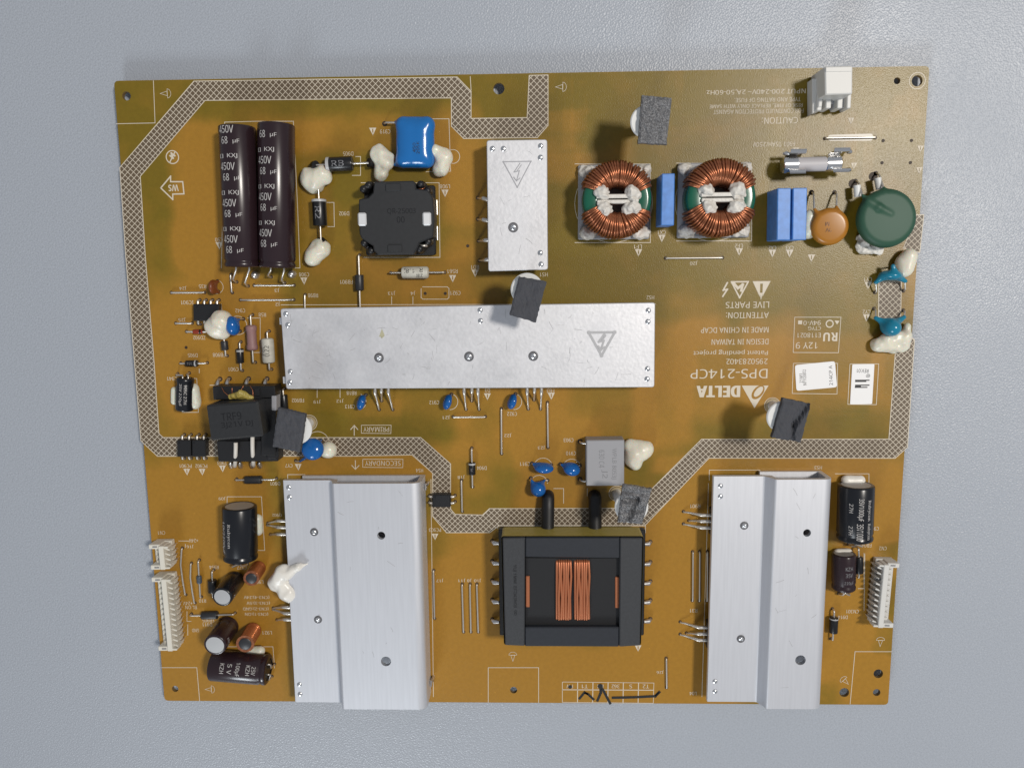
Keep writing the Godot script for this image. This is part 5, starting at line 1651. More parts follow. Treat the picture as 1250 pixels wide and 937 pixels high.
	for d in [["small blue ceramic capacitor, leftmost of three below the long heat sink", Vector3(-56.04, 3.2, -2.38), 0.0], ["small blue ceramic capacitor, middle of three below the long heat sink", Vector3(-25.2, 3.2, -2.34), 0.0], ["small blue ceramic capacitor, rightmost of three below the long heat sink", Vector3(-2.23, 3.2, -2.36), 0.0]]:
		var c: Vector3 = d[1]
		dipped("ceramic_capacitor", d[0], c, Basis(Vector3(1.55, 0.3, 0.25), Vector3(0.2, 2.4, 0.4), Vector3(-0.75, -0.5, 2.6)), [[c + Vector3(0.6, -0.5, -1.6), c + Vector3(1.0, -2.0, -2.2), Vector3(c.x + 1.2, 0, c.z - 2.4)], [c + Vector3(0.0, -1.2, 0.6), c + Vector3(0.2, -2.4, 0.6), Vector3(c.x + 0.6, 0, c.z + 0.6)]], "blue epoxy", "small blue capacitors below the long heat sink")
	var c1 = Vector3(-73.06, 7, 13.52)
	dipped("ceramic_capacitor", "round blue ceramic capacitor leaning beside the small transformer's foam pad", c1, Basis(Vector3(4.0, 0.3, 0), Vector3(-0.3, 2.6, -0.6), Vector3(0, 0.9, 3.8)), [[c1 + Vector3(-1.6, -1.0, 2.4), Vector3(-79.35, 2.2, 19.17), Vector3(-81.54, 0, 19.41)], [c1 + Vector3(1.5, -1.5, -2.0), c1 + Vector3(2.0, -4, -2.4), Vector3(-71.84, 0, 11.81)]], "blue epoxy", "", 0.7)
	var c2 = Vector3(8.95, 3.4, 21.59)
	dipped("ceramic_capacitor", "flat blue ceramic capacitor, upper left of three near the big transformer", c2, Basis(Vector3(3.5, 0, 0.2), Vector3(0, 3.0, 0.6), Vector3(0, -0.6, 1.7)), [[c2 + Vector3(-1.8, -0.6, -0.8), Vector3(5.15, 2.6, 20.28), Vector3(4.7, 0, 20.63)], [c2 + Vector3(1.5, -2, 0), c2 + Vector3(2.4, -3.0, -0.4), Vector3(11.66, 0, 21.27)]], "blue epoxy", "", 0.7)
	var c3 = Vector3(18.89, 3.4, 22.08)
	dipped("ceramic_capacitor", "round blue ceramic capacitor beside the grey film capacitor's lead", c3, Basis(Vector3(3.0, 0, 0.3), Vector3(0, 3.0, 0.6), Vector3(0, -0.6, 2.3)), [[c3 + Vector3(-1.6, -0.6, -1.2), Vector3(15.28, 2.4, 20.67), Vector3(14.92, 0, 20.97)], [c3 + Vector3(1.5, -2, 0), c3 + Vector3(2.0, -3.0, -0.4), Vector3(22.02, 0, 21.61)]], "blue epoxy", "", 0.7)
	var c4 = Vector3(6.86, 3.4, 29.44)
	dipped("ceramic_capacitor", "round blue ceramic capacitor touching the left black sleeved lead", c4, Basis(Vector3(2.75, 0, 0), Vector3(0, 2.8, 0.6), Vector3(0, -0.5, 2.6)), [[c4 + Vector3(-1.7, -0.4, -1.2), Vector3(4.52, 2.6, 26.32), Vector3(4.22, 0, 26.12)], [c4 + Vector3(1.2, -1.4, -1.8), c4 + Vector3(2.4, -2.6, -2.6), Vector3(10.31, 0, 27.06)]], "blue epoxy", "", 0.7)
	var c5 = Vector3(-100.07, 4.4, -30.23)
	dipped("ceramic_capacitor", "blue ceramic capacitor half buried in glue beside the eight pin chip", c5, Basis(Vector3(2.5, 0.4, -0.3), Vector3(0, 3.0, 0.3), Vector3(0.4, -0.5, 3.4)), [[c5 + Vector3(1.0, -0.8, -1.8), c5 + Vector3(1.8, -2.4, -2.2), Vector3(-97.68, 0, -32.38)], [c5 + Vector3(0.8, -1.2, 2.0), c5 + Vector3(1.4, -2.8, 2.2), Vector3(-99.13, 0, -28.02)]], "blue epoxy", "", 0.5)
	# teal pair at the right edge
	var y1 = Vector3(127.22, 3.6, -45.35)
	var t1 := dipped("ceramic_capacitor", "teal ceramic capacitor with bowed legs, upper of the pair at the right edge", y1, Basis(Vector3(3.6, 0, 0.1), Vector3(0, 3.8, 0), Vector3(0, 0, 1.75)), [[y1 + Vector3(-2.6, 0, 0.4), Vector3(122.84, 2.6, -43.03), Vector3(123.87, 0, -39.53)], [y1 + Vector3(2.6, 0, 0.4), Vector3(132.77, 2.6, -43.35), Vector3(133.51, 0, -40.02)], [y1 + Vector3(0.6, 1.6, -0.6), Vector3(126.94, 5.6, -48.5), Vector3(129.51, 0, -48.52)]], "teal epoxy", "", 1.15)
	var y2 = Vector3(128, 4.2, -27.82)
	var t2 := dipped("ceramic_capacitor", "teal ceramic capacitor with bowed legs, lower of the pair at the right edge", y2, Basis(Vector3(3.2, 0, 0.1), Vector3(0, 4.2, 0), Vector3(0, 0.3, 3.2)), [[y2 + Vector3(-2.2, -0.4, -1.6), Vector3(123.4, 2.8, -30.87), Vector3(123.8, 0, -33.93)], [y2 + Vector3(2.2, -0.4, -1.6), Vector3(133.03, 2.8, -31.06), Vector3(133.85, 0, -33.27)]], "teal epoxy", "", 1.15)
	# orange and green discs
	var o1 = Vector3(105.37, 4.6, -61.83)
	var ot := flat_disc("disc_capacitor", "flat orange disc capacitor leaning against the blue block pair", o1, Basis(Vector3(0.3, 0, 1).normalized(), 0.10), 6.2, 1.8, [[o1 + Vector3(-3.8, 0, -3.6), Vector3(100.34, 4.2, -67.73), Vector3(100.55, 0, -73.57)], [o1 + Vector3(2.4, 0, -4.6), Vector3(107.65, 4.2, -68.44), Vector3(108.34, 0, -73.47)]], [], "orange epoxy")
	var pr := Geo.new()
	flat_text(pr, "472M", o1 + Vector3(0.2, 2.05, -0.8), 4.4, 1.3, 180)
	flat_text(pr, "250V", o1 + Vector3(0.2, 2.05, 1.2), 4.0, 1.2, 180)
	obj("printed_marking", pr, M["brown print"], ot)
	var g1 = Vector3(123.29, 6.2, -64.2)
	var gt := flat_disc("varistor", "large dark green disc varistor near the top right corner", g1, Basis(Vector3(1, 0.02, 0), -0.05).rotated(Vector3(0, 0, 1), 0.02), 9.7, 2.3, [[g1 + Vector3(-6.6, 0, -6.0), Vector3(115.35, 5.8, -71.95), Vector3(115.17, 0, -77.12)], [g1 + Vector3(-1.4, 0, -8.4), Vector3(122.22, 5.8, -74.11), Vector3(121.88, 0, -79.59)]], [[g1 + Vector3(-6.6, 1.2, -5.6), g1 + Vector3(-3.4, 1.9, -3.4), 1.0, 0.9], [g1 + Vector3(-3.4, 1.9, -3.4), g1 + Vector3(0.6, 2.0, -1.4), 0.9, 0.5]], "green epoxy")
	for e in [[Vector3(114.4, 3.4, -75.41), Vector3(114.88, 3.4, -71.65)], [Vector3(121.05, 3.4, -77.72), Vector3(121.94, 3.4, -73.97)]]:
		var s := Geo.new()
		s.tube([e[0], e[1]], 1.15, 14)
		obj("lead_sleeve", s, M["white nylon"], gt)
		spot(e[0] + Vector3(0, 0, -0.9), 1.5)
	spot(Vector3(100.55, 0, -73.57), 0.9)
	# dipped blue film block and grey film block
	var fb := thing("film_capacitor", "glossy bright blue film capacitor above the black square choke", "capacitor", Vector3(-34.49, 0, -91.46))
	var q := Geo.new()
	q = lump([[Vector3(-37.59, 4, -97.13), Vector3(-29.85, 4, -97), 2.4, 2.4], [Vector3(-29.85, 4, -97), Vector3(-30.29, 4, -85.67), 2.4, 2.4], [Vector3(-30.29, 4, -85.67), Vector3(-37.94, 4, -85.78), 2.4, 2.4], [Vector3(-37.94, 4, -85.78), Vector3(-37.59, 4, -97.13), 2.4, 2.4], [Vector3(-33.88, 4, -91.35), Basis(Vector3(5.8, 0, 0), Vector3(0, 3.4, 0), Vector3(0, 0, 8.0))], [Vector3(-35.71, 4, -95.1), Vector3(-35.95, 4, -87.1), 3.0, 3.0], [Vector3(-31.84, 4, -95.04), Vector3(-32.06, 4, -87.04), 3.0, 3.0], [Vector3(-39.12, 3, -98.13), Vector3(-40.53, 2.8, -98.32), 1.0, 0.5], [Vector3(-39.54, 3, -84.73), Vector3(-41.55, 2.8, -84.38), 1.0, 0.5]], 1.6, 0.4)
	obj("coated_body", q, M["blue film cap"], fb)
	for e in [[Vector3(-39.7, 2.8, -98.18), Vector3(-44.83, 0, -98.37)], [Vector3(-40.43, 2.8, -84.37), Vector3(-44.61, 0, -84.25)]]:
		var w := Geo.new()
		w.tube([e[0], Vector3(e[1].x + 1.0, 2.2, e[1].z), e[1] + Vector3(0, 0.5, 0), e[1] - Vector3(0, 0.3, 0)], 0.34, 8)
		obj("lead", w, M["tinned wire"], fb)
		spot(e[1], 0.9)
	var bp := Geo.new()
	flat_text(bp, "205K", Vector3(-32.58, 7.55, -89.17), 4.0, 1.0, 90)
	flat_text(bp, "450", Vector3(-33.81, 7.55, -89.19), 3.0, 1.0, 90)
	obj("printed_marking", bp, M["dark print"], fb)
	var gb := thing("film_capacitor", "grey film capacitor block with dark lettering beside a cream glue wedge", "capacitor", Vector3(31.46, 0, 20.73))
	var gg := Geo.new()
	gg.prism(rounded([Vector3(23.86, 7, 10.77), Vector3(37.1, 7, 10.68), Vector3(37.19, 7, 27.23), Vector3(23.92, 7, 27.19)], 0.35, 3), 0.5, 7.0, 0.3)
	obj("case", gg, M["grey film cap"], gb)
	var gp := Geo.new()
	flat_text(gp, "WPLB 8053J", Vector3(33.52, 7.03, 19.25), 11.0, 1.8, -90)
	flat_text(gp, "630 C4", Vector3(29.2, 7.03, 17.46), 6.4, 1.9, -90)
	flat_text(gp, "J2", Vector3(30.24, 7.03, 22.94), 3.2, 2.2, -90)
	obj("printed_marking", gp, M["grey print"], gb)
	for z in [Vector3(22, 0, 12.68), Vector3(22.03, 0, 26.64)]:
		var w := Geo.new()
		w.tube([z + Vector3(3.2, 2.6, 0.3), z + Vector3(0.8, 2.6, 0.1), z + Vector3(0, 1.6, 0), z - Vector3(0, 0.3, 0)], 0.4, 8)
		obj("lead", w, M["tinned wire"], gb)
		spot(z, 0.9)
	# blue moulded blocks between and beside the toroids
	for b in [["slim blue block capacitor standing between the two toroids", [Vector3(47.94, 11.2, -79.17), Vector3(52.12, 11.2, -79.21), Vector3(52.19, 11.2, -62.5), Vector3(47.88, 11.2, -62.55)]],
		["left one of two blue block capacitors standing side by side", [Vector3(85.5, 11.6, -73.97), Vector3(89.86, 11.6, -73.99), Vector3(90.29, 11.6, -57.25), Vector3(85.91, 11.6, -57.3)]],
		["right one of two blue block capacitors standing side by side", [Vector3(90.52, 11.6, -73.98), Vector3(95.09, 11.6, -74), Vector3(95.52, 11.6, -57.29), Vector3(90.96, 11.6, -57.24)]]]:
		var t := thing("block_capacitor", b[0], "capacitor", Vector3(b[1][0].x, 0, b[1][0].z).lerp(Vector3(b[1][2].x, 0, b[1][2].z), 0.5), "blue block capacitors by the toroids")
		var g := Geo.new()
		g.prism(rounded(b[1], 0.3, 3), 0.4, b[1][0].y, 0.28)
		obj("case", g, M["blue plastic"], t)


func place_axials():
	var band := {"len": 9.0, "r": 2.45, "mat": "diode black", "h": 3.0, "round": 0.35, "sleeve": 1.5}
	axial("power_diode", Vector3(-69.03, 0, -84.6), Vector3(-49.4, 0, -85.14), band.merged({"at": 0.45, "band": 0.0, "band_w": 1.2, "text": [["RB", 0.0, 4.4, 4.2, 1.9, true, 1.0]], "text_mat": "grey print"}), "black power diode lying level between two cream glue blobs", "diode")
	axial("power_diode", Vector3(-67.88, 0, -78.81), Vector3(-67.81, 0, -58.72), band.merged({"at": 0.5, "band": 0.0, "band_w": 0.9, "text": [["R2", 0.0, 4.6, 4.2, 1.9, true, 1.0]], "text_mat": "grey print", "len": 8.4}), "black power diode standing upright in the photo right of the brown capacitors", "diode")
	axial("ferrite_bead", Vector3(-55.15, 0, -54.34), Vector3(-55.38, 0, -35.19), {"len": 5.4, "r": 1.55, "mat": "bead ferrite", "at": 0.5}, "ferrite bead on a long wire below the black square choke", "bead")
	axial("wire_resistor", Vector3(-44.41, 0, -48.04), Vector3(-25.38, 0, -47.98), {"len": 9.4, "r": 2.1, "mat": "white ceramic resistor", "at": 0.47, "h": 2.4, "round": 0.7, "text": [["1.8J", 0.35, 3.0, 3.6, 1.7, true, -1.0], ["2W", -0.55, 6.4, 2.4, 1.4, true, -1.0], ["R", 0.4, 7.0, 1.2, 1.5, true, -1.0]]}, "white printed resistor lying level under the black square choke", "resistor")
	axial("zener_diode", Vector3(-118.52, 0, -28.04), Vector3(-110.67, 0, -27.97), {"len": 3.4, "r": 0.85, "mat": "zener glass", "at": 0.58, "h": 1.0, "band": 2.2, "band_w": 0.8, "band_mat": "diode black"}, "tiny red glass diode left of the big cream glue blob", "diode")
	axial("ferrite_bead", Vector3(-104.59, 0, -25.87), Vector3(-104.31, 0, -19.24), {"len": 3.3, "r": 1.25, "mat": "bead ferrite", "at": 0.42}, "short ferrite bead below the half buried blue capacitor", "bead")
	axial("small_diode", Vector3(-99.07, 0, -24.21), Vector3(-99.12, 0, -13.88), {"len": 5.2, "r": 1.25, "mat": "diode black", "at": 0.47, "band": 0.4, "band_w": 0.8}, "small black banded diode left of the purple resistor", "diode")
	axial("wire_resistor", Vector3(-94.27, 0, -33.81), Vector3(-94.28, 0, -16.8), {"len": 9.0, "r": 1.95, "mat": "purple resistor", "at": 0.47, "h": 2.3, "waist": 0.86}, "dusty purple resistor left of the long middle heat sink", "resistor")
	axial("wire_resistor", Vector3(-88.63, 0, -27.93), Vector3(-88.52, 0, -14.25), {"len": 8.8, "r": 2.15, "mat": "white ceramic resistor", "at": 0.49, "h": 2.5, "round": 0.7, "text": [["0.22", 0.1, 4.4, 3.8, 1.8, true, -1.0], ["2WJ", -0.62, 4.6, 3.0, 1.3, true, -1.0]]}, "white printed resistor touching the left end of the long heat sink", "resistor")
	axial("small_diode", Vector3(-121.41, 0, -16.71), Vector3(-111.74, 0, -16.75), {"len": 4.3, "r": 1.15, "mat": "diode black", "at": 0.48, "band": 3.2, "band_w": 0.6, "text": [["151", 0.0, 1.6, 1.6, 0.9, true, 1.0]], "text_mat": "grey print"}, "small black diode lying level above the small black capacitor", "diode")
	axial("ferrite_bead", Vector3(-84.33, 0, -7.23), Vector3(-84.04, 0, 4.18), {"len": 5.6, "r": 1.45, "mat": "diode black", "at": 0.42}, "black bead under the lower left corner of the long heat sink", "bead")
	axial("ferrite_bead", Vector3(-103.73, 0, 26.2), Vector3(-88.97, 0, 26), {"len": 6.0, "r": 1.5, "mat": "bead ferrite", "at": 0.46}, "black bead lying level just below the small transformer", "bead")
	axial("small_diode", Vector3(-17.03, 0, 14.93), Vector3(-16.94, 0, 29.44), {"len": 4.6, "r": 1.25, "mat": "diode black", "at": 0.5, "band": 0.2, "band_w": 0.7, "text": [["3", 0.0, 2.6, 0.8, 1.1, false, 1.0]], "text_mat": "grey print"}, "small black diode standing alone in the open middle of the board", "diode")
	axial("wire_resistor", Vector3(-119.83, 0, 57.25), Vector3(-120.01, 0, 71.76), {"len": 3.2, "r": 0.95, "mat": "steel blue resistor", "at": 0.5, "h": 1.2, "waist": 0.75}, "tiny slate blue resistor beside the white pin connectors at lower left", "resistor")
	axial("ferrite_bead", Vector3(-124.34, 0, 78.54), Vector3(-107.63, 0, 78.08), {"len": 6.0, "r": 1.5, "mat": "bead ferrite", "at": 0.46}, "black bead lying level between the two leaning capacitors", "bead")
	axial("ferrite_bead", Vector3(-114.61, 0, 61.09), Vector3(-115, 0, 71.42), {"len": 4.8, "r": 1.6, "mat": "diode black", "at": 0.55}, "black bead behind the leaning black capacitor", "bead")
	axial("small_diode", Vector3(114.95, 0, 75.97), Vector3(114.99, 0, 87.66), {"len": 6.0, "r": 1.55, "mat": "diode black", "at": 0.47, "h": 1.9, "band": 0.2, "band_w": 0.5}, "black diode peeping out right of the narrow heat sink's lower half", "diode")
	axial("small_diode", Vector3(122.07, 0, 51.91), Vector3(122.82, 0, 63.15), {"len": 6.2, "r": 1.5, "mat": "diode black", "at": 0.55, "h": 2.8}, "black diode beside the short brown capacitor and the right pin connector", "diode")


func place_jumpers():
	jumper(Vector3(-101.1, 0, -48.01), Vector3(-101.04, 0, -41.68), "short upright wire link under the left long brown capacitor")
	jumper(Vector3(-93.15, 0, -44.14), Vector3(-78.84, 0, -44.05), "level wire link just below the right long brown capacitor")
	jumper(Vector3(-98.32, 0, -39.06), Vector3(-79.22, 0, -38.99), "level wire link just above the left end of the long heat sink")
	jumper(Vector3(-122.96, 0, -41.9), Vector3(-110.98, 0, -41.84), "level wire link left of the little brown ceramic disc")
	jumper(Vector3(-122.21, 0, -31.05), Vector3(-116.23, 0, -31), "shortest level wire link, below the eight pin chip")
	jumper(Vector3(-75.07, 0, -40.71), Vector3(-75.29, 0, -33.34), "short upright wire link running under the long heat sink's top edge")
	jumper(Vector3(-23.62, 0, 3.41), Vector3(-11.96, 0, 3.44), "level wire link below the middle transistor's legs")
	jumper(Vector3(-6.18, 0, 0.55), Vector3(-6.26, 0, 17.1), "upright wire link left of the rightmost transistor's legs")
	jumper(Vector3(10.36, 0, -1.59), Vector3(10.5, 0, 14.89), "upright wire link right of the rightmost transistor's legs")
	jumper(Vector3(-21.02, 0, 26.91), Vector3(-20.95, 0, 38.71), "upright wire link right of the four legged coupler on the hatched bend")
	jumper(Vector3(51.46, 0, -52.03), Vector3(71.04, 0, -51.95), "long level wire link below the right toroid")
	jumper(Vector3(104.18, 0, -91.25), Vector3(120.97, 0, -91.26), "long level wire link on a bare glossy strip below the mains socket")
	jumper(Vector3(-32.07, 0, 61.24), Vector3(-32.18, 0, 80.18), "upright wire link close to the right wall of the wide heat sink")
	jumper(Vector3(-21.57, 0, 66.59), Vector3(-21.4, 0, 85.51), "left one of three parallel upright links left of the big transformer")
	jumper(Vector3(-18.64, 0, 66.59), Vector3(-18.62, 0, 85.5), "middle one of three parallel upright links left of the big transformer")
	jumper(Vector3(-16.08, 0, 66.58), Vector3(-15.85, 0, 85.5), "right one of three parallel upright links left of the big transformer")
	jumper(Vector3(54.37, 0, 95.68), Vector3(54.74, 0, 107.52), "upright wire link right of the pen scrawl near the lower edge")
	jumper(Vector3(-125.94, 0, 52.62), Vector3(-125.95, 0, 70.95), "bowed upright wire link beside the small white connector", 0.8)
	jumper(Vector3(-122.93, 0, 58.53), Vector3(-122.68, 0, 74.2), "bowed upright wire link left of the slate blue resistor", 0.6)
	jumper(Vector3(63.27, 0, 54.08), Vector3(63.62, 0, 72.98), "left one of three parallel links beside the bright lower right heat sink")
	jumper(Vector3(65.77, 0, 54.08), Vector3(66.12, 0, 73.04), "middle one of three parallel links beside the bright lower right heat sink")
	jumper(Vector3(68.6, 0, 54.08), Vector3(68.94, 0, 73.03), "right one of three parallel links, tucked against the bright lower right heat sink")


func place_transformers():
	# the big one at the bottom
	var t := thing("transformer", "big black transformer with two bare copper windings at the bottom middle", "transformer", Vector3(19.09, 0, 68.33))
	var b := Geo.new()
	b.prism(rounded([Vector3(-7.65, 3, 44.55), Vector3(45.5, 3, 44.61), Vector3(45.49, 3, 85.11), Vector3(-7.72, 3, 85.28)], 0.6), 0.6, 3.4, 0.3)
	obj("bobbin_base", b, M["black plastic"], t)
	var w := Geo.new()
	w.prism(rounded([Vector3(2.07, 13, 51.57), Vector3(35.46, 13, 51.72), Vector3(35.57, 13, 77.24), Vector3(1.72, 13, 77.33)], 0.5), 2.0, 12.2, 0.3)
	obj("bobbin_core", w, M["black plastic"], t)
	var h := 14.5
	for s in [[[Vector3(-5.69, 14.5, 43.69), Vector3(2.15, 14.5, 43.55), Vector3(1.68, 14.5, 83.7), Vector3(-5.3, 14.5, 83.42)], 14.5, "ferrite"], [[Vector3(35.08, 14.5, 43.72), Vector3(42.85, 14.5, 43.73), Vector3(42.54, 14.5, 83.39), Vector3(35.18, 14.5, 83.88)], 14.5, "ferrite"],
		[[Vector3(2.21, 14.3, 43.62), Vector3(35.04, 14.3, 43.65), Vector3(35.12, 14.3, 51.22), Vector3(2.15, 14.3, 50.77)], 14.2, "blue black ferrite"], [[Vector3(1.8, 14.3, 76.7), Vector3(35.13, 14.3, 76.61), Vector3(35.14, 14.3, 83.99), Vector3(1.74, 14.3, 83.96)], 14.2, "blue black ferrite"]]:
		var g := Geo.new()
		g.prism(rounded(s[0], 0.5, 3), 3.6, s[1], 0.35)
		obj("core_side", g, M[s[2]], t)
	var tape := Geo.new()
	var a0 = Vector3(-5.69, 14.5, 43.69)
	var a1 = Vector3(42.85, 14.5, 43.73)
	var a2 = Vector3(42.54, 14.5, 83.39)
	var a3 = Vector3(-5.3, 14.5, 83.42)
	var loop := rounded([a0 + Vector3(-0.45, 0, -0.45), a1 + Vector3(0.45, 0, -0.45), a2 + Vector3(0.45, 0, 0.2), a3 + Vector3(-0.45, 0, 0.2)], 1.0)
	for k in loop.size():
		var p := loop[k]
		var q := loop[(k + 1) % loop.size()]
		var mid := (p + q) * 0.5 - Vector2((a0.x + a2.x) * 0.5, (a0.z + a2.z) * 0.5)
		tape.quad(Vector3(p.x, 4.2, p.y), Vector3(q.x, 4.2, q.y), Vector3(q.x, 13.7, q.y), Vector3(p.x, 13.7, p.y), Vector3(mid.x, 0, mid.y))
	obj("yellow_tape", tape, M["yellow tape"], t)
	# copper: two bundles in the window, and a thin edge on either side
	for s in [[Vector3(12.79, 12.9, 52.81), Vector3(12.74, 12.9, 74.73), 7], [Vector3(19.16, 12.9, 52.81), Vector3(19.33, 12.9, 74.71), 7]]:
		var g := Geo.new()
		for k in s[2]:
			var x := Vector3(0.42 + k * 0.80, 0, 0)
			var p: Vector3 = s[0] + x
			var q: Vector3 = s[1] + x
			var wob := sin(k * 2.3) * 0.22
			var lift := -0.35 if k == 0 or k == s[2] - 1 else sin(k * 1.7) * 0.12
			g.tube([p + Vector3(0, -3.0, -0.1), p + Vector3(0, -0.8 + lift, 0.0), p + Vector3(0, 0.2 + lift, 0.7), p.lerp(q, 0.25) + Vector3(wob, 0.55 + lift, 0), p.lerp(q, 0.6) + Vector3(-wob, 0.6 + lift, 0), q + Vector3(0, 0.2 + lift, -0.7), q + Vector3(0, -0.8 + lift, 0), q + Vector3(0, -3.0, 0.1)], 0.46, 9)
		obj("winding", g, M["copper winding"], t)
	for s in [[Vector3(2.24, 12.6, 58.38), Vector3(3.63, 12.6, 58.38), Vector3(3.55, 12.6, 69.97), Vector3(2.15, 12.6, 69.97)], [Vector3(33.71, 12.6, 58.65), Vector3(35.09, 12.6, 58.65), Vector3(35.11, 12.6, 70.21), Vector3(33.81, 12.6, 70.21)]]:
		var g := Geo.new()
		g.prism(rounded(s, 0.3, 3), 5.0, 12.7, 0.2)
		obj("copper_edge", g, M["copper winding"], t)
	var tx := Geo.new()
	flat_text(tx, "YUJ 1MM  EFTJ43N03  00", Vector3(-1.6, 14.54, 62.72), 18.6, 1.35, -90)
	obj("printed_marking", tx, M["diode black"], t)
	for k in 5:
		for s in 2:
			var y: float = [658.0, 683.0, 707.5, 732.0, 757.0][k]
			var p: Vector3 = [Vector3(-10.12, 0, 49.97), Vector3(-10.23, 0, 57.7), Vector3(-10.33, 0, 65.17), Vector3(-10.44, 0, 72.7), Vector3(-10.55, 0, 80.44)][k] if s == 0 else [Vector3(47.81, 0, 50.32), Vector3(47.93, 0, 58), Vector3(48.04, 0, 65.43), Vector3(48.16, 0, 72.75), Vector3(48.27, 0, 80.13)][k]
			var g := Geo.new()
			var o := 1.0 if s == 0 else -1.0
			g.tube([p - Vector3(0, 0.3, 0), p + Vector3(0, 0.8, 0), p + Vector3(o * 0.8, 1.3, 0.3), p + Vector3(o * 2.6, 1.8, 0.3)], [0.4, 0.55, 0.95, 0.6], 9)
			obj("pin", g, M["solder"], t)
			spot(p, 0.8)
	for s in [[Vector3(10.37, 3.4, 33.1), Vector3(10.16, 4.6, 44.63)], [Vector3(27.27, 3.4, 33.14), Vector3(27.23, 4.6, 44.65)]]:
		var g := Geo.new()
		var a: Vector3 = s[0]
		var c: Vector3 = s[1]
		g.tube([Vector3(a.x, 0.1, a.z - 0.3), Vector3(a.x, 1.8, a.z - 0.4), a + Vector3(0, -0.3, 0.2), a.lerp(c, 0.3), c], [2.3, 2.35, 2.35, 2.35, 2.35], 18)
		obj("sleeved_lead", g, M["tube plastic"], t)
	# the small one at the left
	var u := thing("transformer", "small black transformer with a slanted core cap at the left, foam pad on its corner", "transformer", Vector3(-99.75, 0, 5.91))
	var f := Geo.new()
	f.prism(rounded([Vector3(-106.67, 9, -9.46), Vector3(-84.74, 9, -9.47), Vector3(-84.7, 9, -4.84), Vector3(-106.7, 9, -4.68)], 0.4), 2.0, 9.0, 0.3)
	f.prism(rounded([Vector3(-106.95, 8, 10.18), Vector3(-84.99, 8, 9.98), Vector3(-85.42, 8, 17.69), Vector3(-106.87, 8, 17.77)], 0.4), 2.0, 8.0, 0.3)
	f.prism(rounded([Vector3(-89.85, 9, -5.74), Vector3(-84.66, 9, -5.71), Vector3(-85.83, 9, 15.37), Vector3(-91.08, 9, 15.35)], 0.3), 2.0, 9.0, 0.3)
	f.box(Vector3(-87.42, 6, 15.19), Vector3(4.6, 5, 3.8), 0.8)
	f.box(Vector3(-98.19, 4, 5.12), Vector3(16, 6, 18), 0.3)
	obj("bobbin", f, M["black plastic"], u)
	var notch := Geo.new()
	notch.prism(rounded([Vector3(-91.79, 9.1, -8.95), Vector3(-89.92, 9.1, -8.94), Vector3(-90.08, 9.1, -6.05), Vector3(-91.96, 9.1, -6.06)], 0.3, 2), 9.0, 9.7, 0.15)
	obj("bobbin_rib", notch, M["black plastic"], u)
	var core := Geo.new()
	core.prism(rounded([Vector3(-106.14, 16.5, -4.1), Vector3(-88.32, 16.5, -5.41), Vector3(-87.07, 16.5, 6.8), Vector3(-105.29, 16.5, 8.29)], 0.9, 4), 4.0, 16.5, 0.6)
	obj("core_cap", core, M["choke ferrite"], u)
	var mk := Geo.new()
	flat_text(mk, "TRF9", Vector3(-97.64, 16.53, -0.23), 7.0, 2.6, 5)
	flat_text(mk, "3J21V DJ", Vector3(-95.84, 16.53, 2.62), 11.0, 2.2, 5)
	obj("printed_marking", mk, M["diode black"], u)
	var yt := lump([[Vector3(-100.54, 9, -5.81), Vector3(-96.57, 9.4, -6.72), 0.9, 1.4], [Vector3(-96.57, 9.4, -6.72), Vector3(-93.04, 9, -5.47), 1.4, 0.8]], 0.8, 0.3, 0.4, 2.0, 3)
	obj("yellow_tape", yt, M["yellow tape"], u)
	for s in [[Vector3(-99.46, 9.6, 10.45), Vector3(-99.4, 9.2, 14.08), Vector3(-101.87, 4.5, 19.57), Vector3(-104.18, 0, 21.32)], [Vector3(-93.01, 10.5, 7.93), Vector3(-93.6, 9.4, 13.46), Vector3(-94.8, 5, 19.02), Vector3(-97.36, 0, 21.35)]]:
		var g := Geo.new()
		var pts := []
		for k in 13:
			var x := k / 12.0
			var p: Vector3 = s[0].bezier_interpolate(s[1], s[2], s[3], x)
			pts.append(p + Vector3(0, 0.8 * sin(x * PI), 0))
		g.tube(pts, 0.72, 10)
		obj("insulated_wire", g, M["wire insulation"], u)
		spot(s[3], 0.8)
	for p in [Vector3(-107.52, 0, -10.81), Vector3(-104.08, 0, -10.94), Vector3(-97.07, 0, -10.89), Vector3(-90.37, 0, -10.84)]:
		var g := Geo.new()
		g.tube([p - Vector3(0, 0.3, 0), p + Vector3(0, 1.4, 0), p + Vector3(0, 2.6, 1.4), p + Vector3(0, 3.2, 3.2)], [0.4, 0.6, 0.75, 0.5], 8)
		obj("pin", g, M["solder"], u)
		spot(p, 0.9)
	for p in [Vector3(-105.09, 0, 21.32), Vector3(-101.61, 0, 21.33), Vector3(-97.36, 0, 21.35), Vector3(-94.49, 0, 21.36)]:
		var g := Geo.new()
		g.tube([p - Vector3(0, 0.3, 0), p + Vector3(0, 0.8, 0), p + Vector3(0.2, 1.8, -1.2), p + Vector3(0.3, 2.2, -2.0)], [0.5, 0.9, 0.8, 0.4], 8)
		obj("pin", g, M["solder"], u)
	for s in [[Vector3(-103.58, 8.8, -9.27), Vector3(-102.58, 9.4, -7.62), Vector3(-100.44, 9.3, -5.56)], [Vector3(-99.82, 8.8, -9.24), Vector3(-99.73, 9.4, -7.02), Vector3(-97.99, 9.6, -5.89)], [Vector3(-95.76, 8.8, -9.51), Vector3(-96.71, 9.6, -7.9), Vector3(-97.91, 9.8, -5.92)], [Vector3(-93.45, 8.8, -9.49), Vector3(-92.37, 9.6, -8.16), Vector3(-92.3, 9.4, -5.82)]]:
		var g := Geo.new()
		g.tube(s, 0.13, 5)
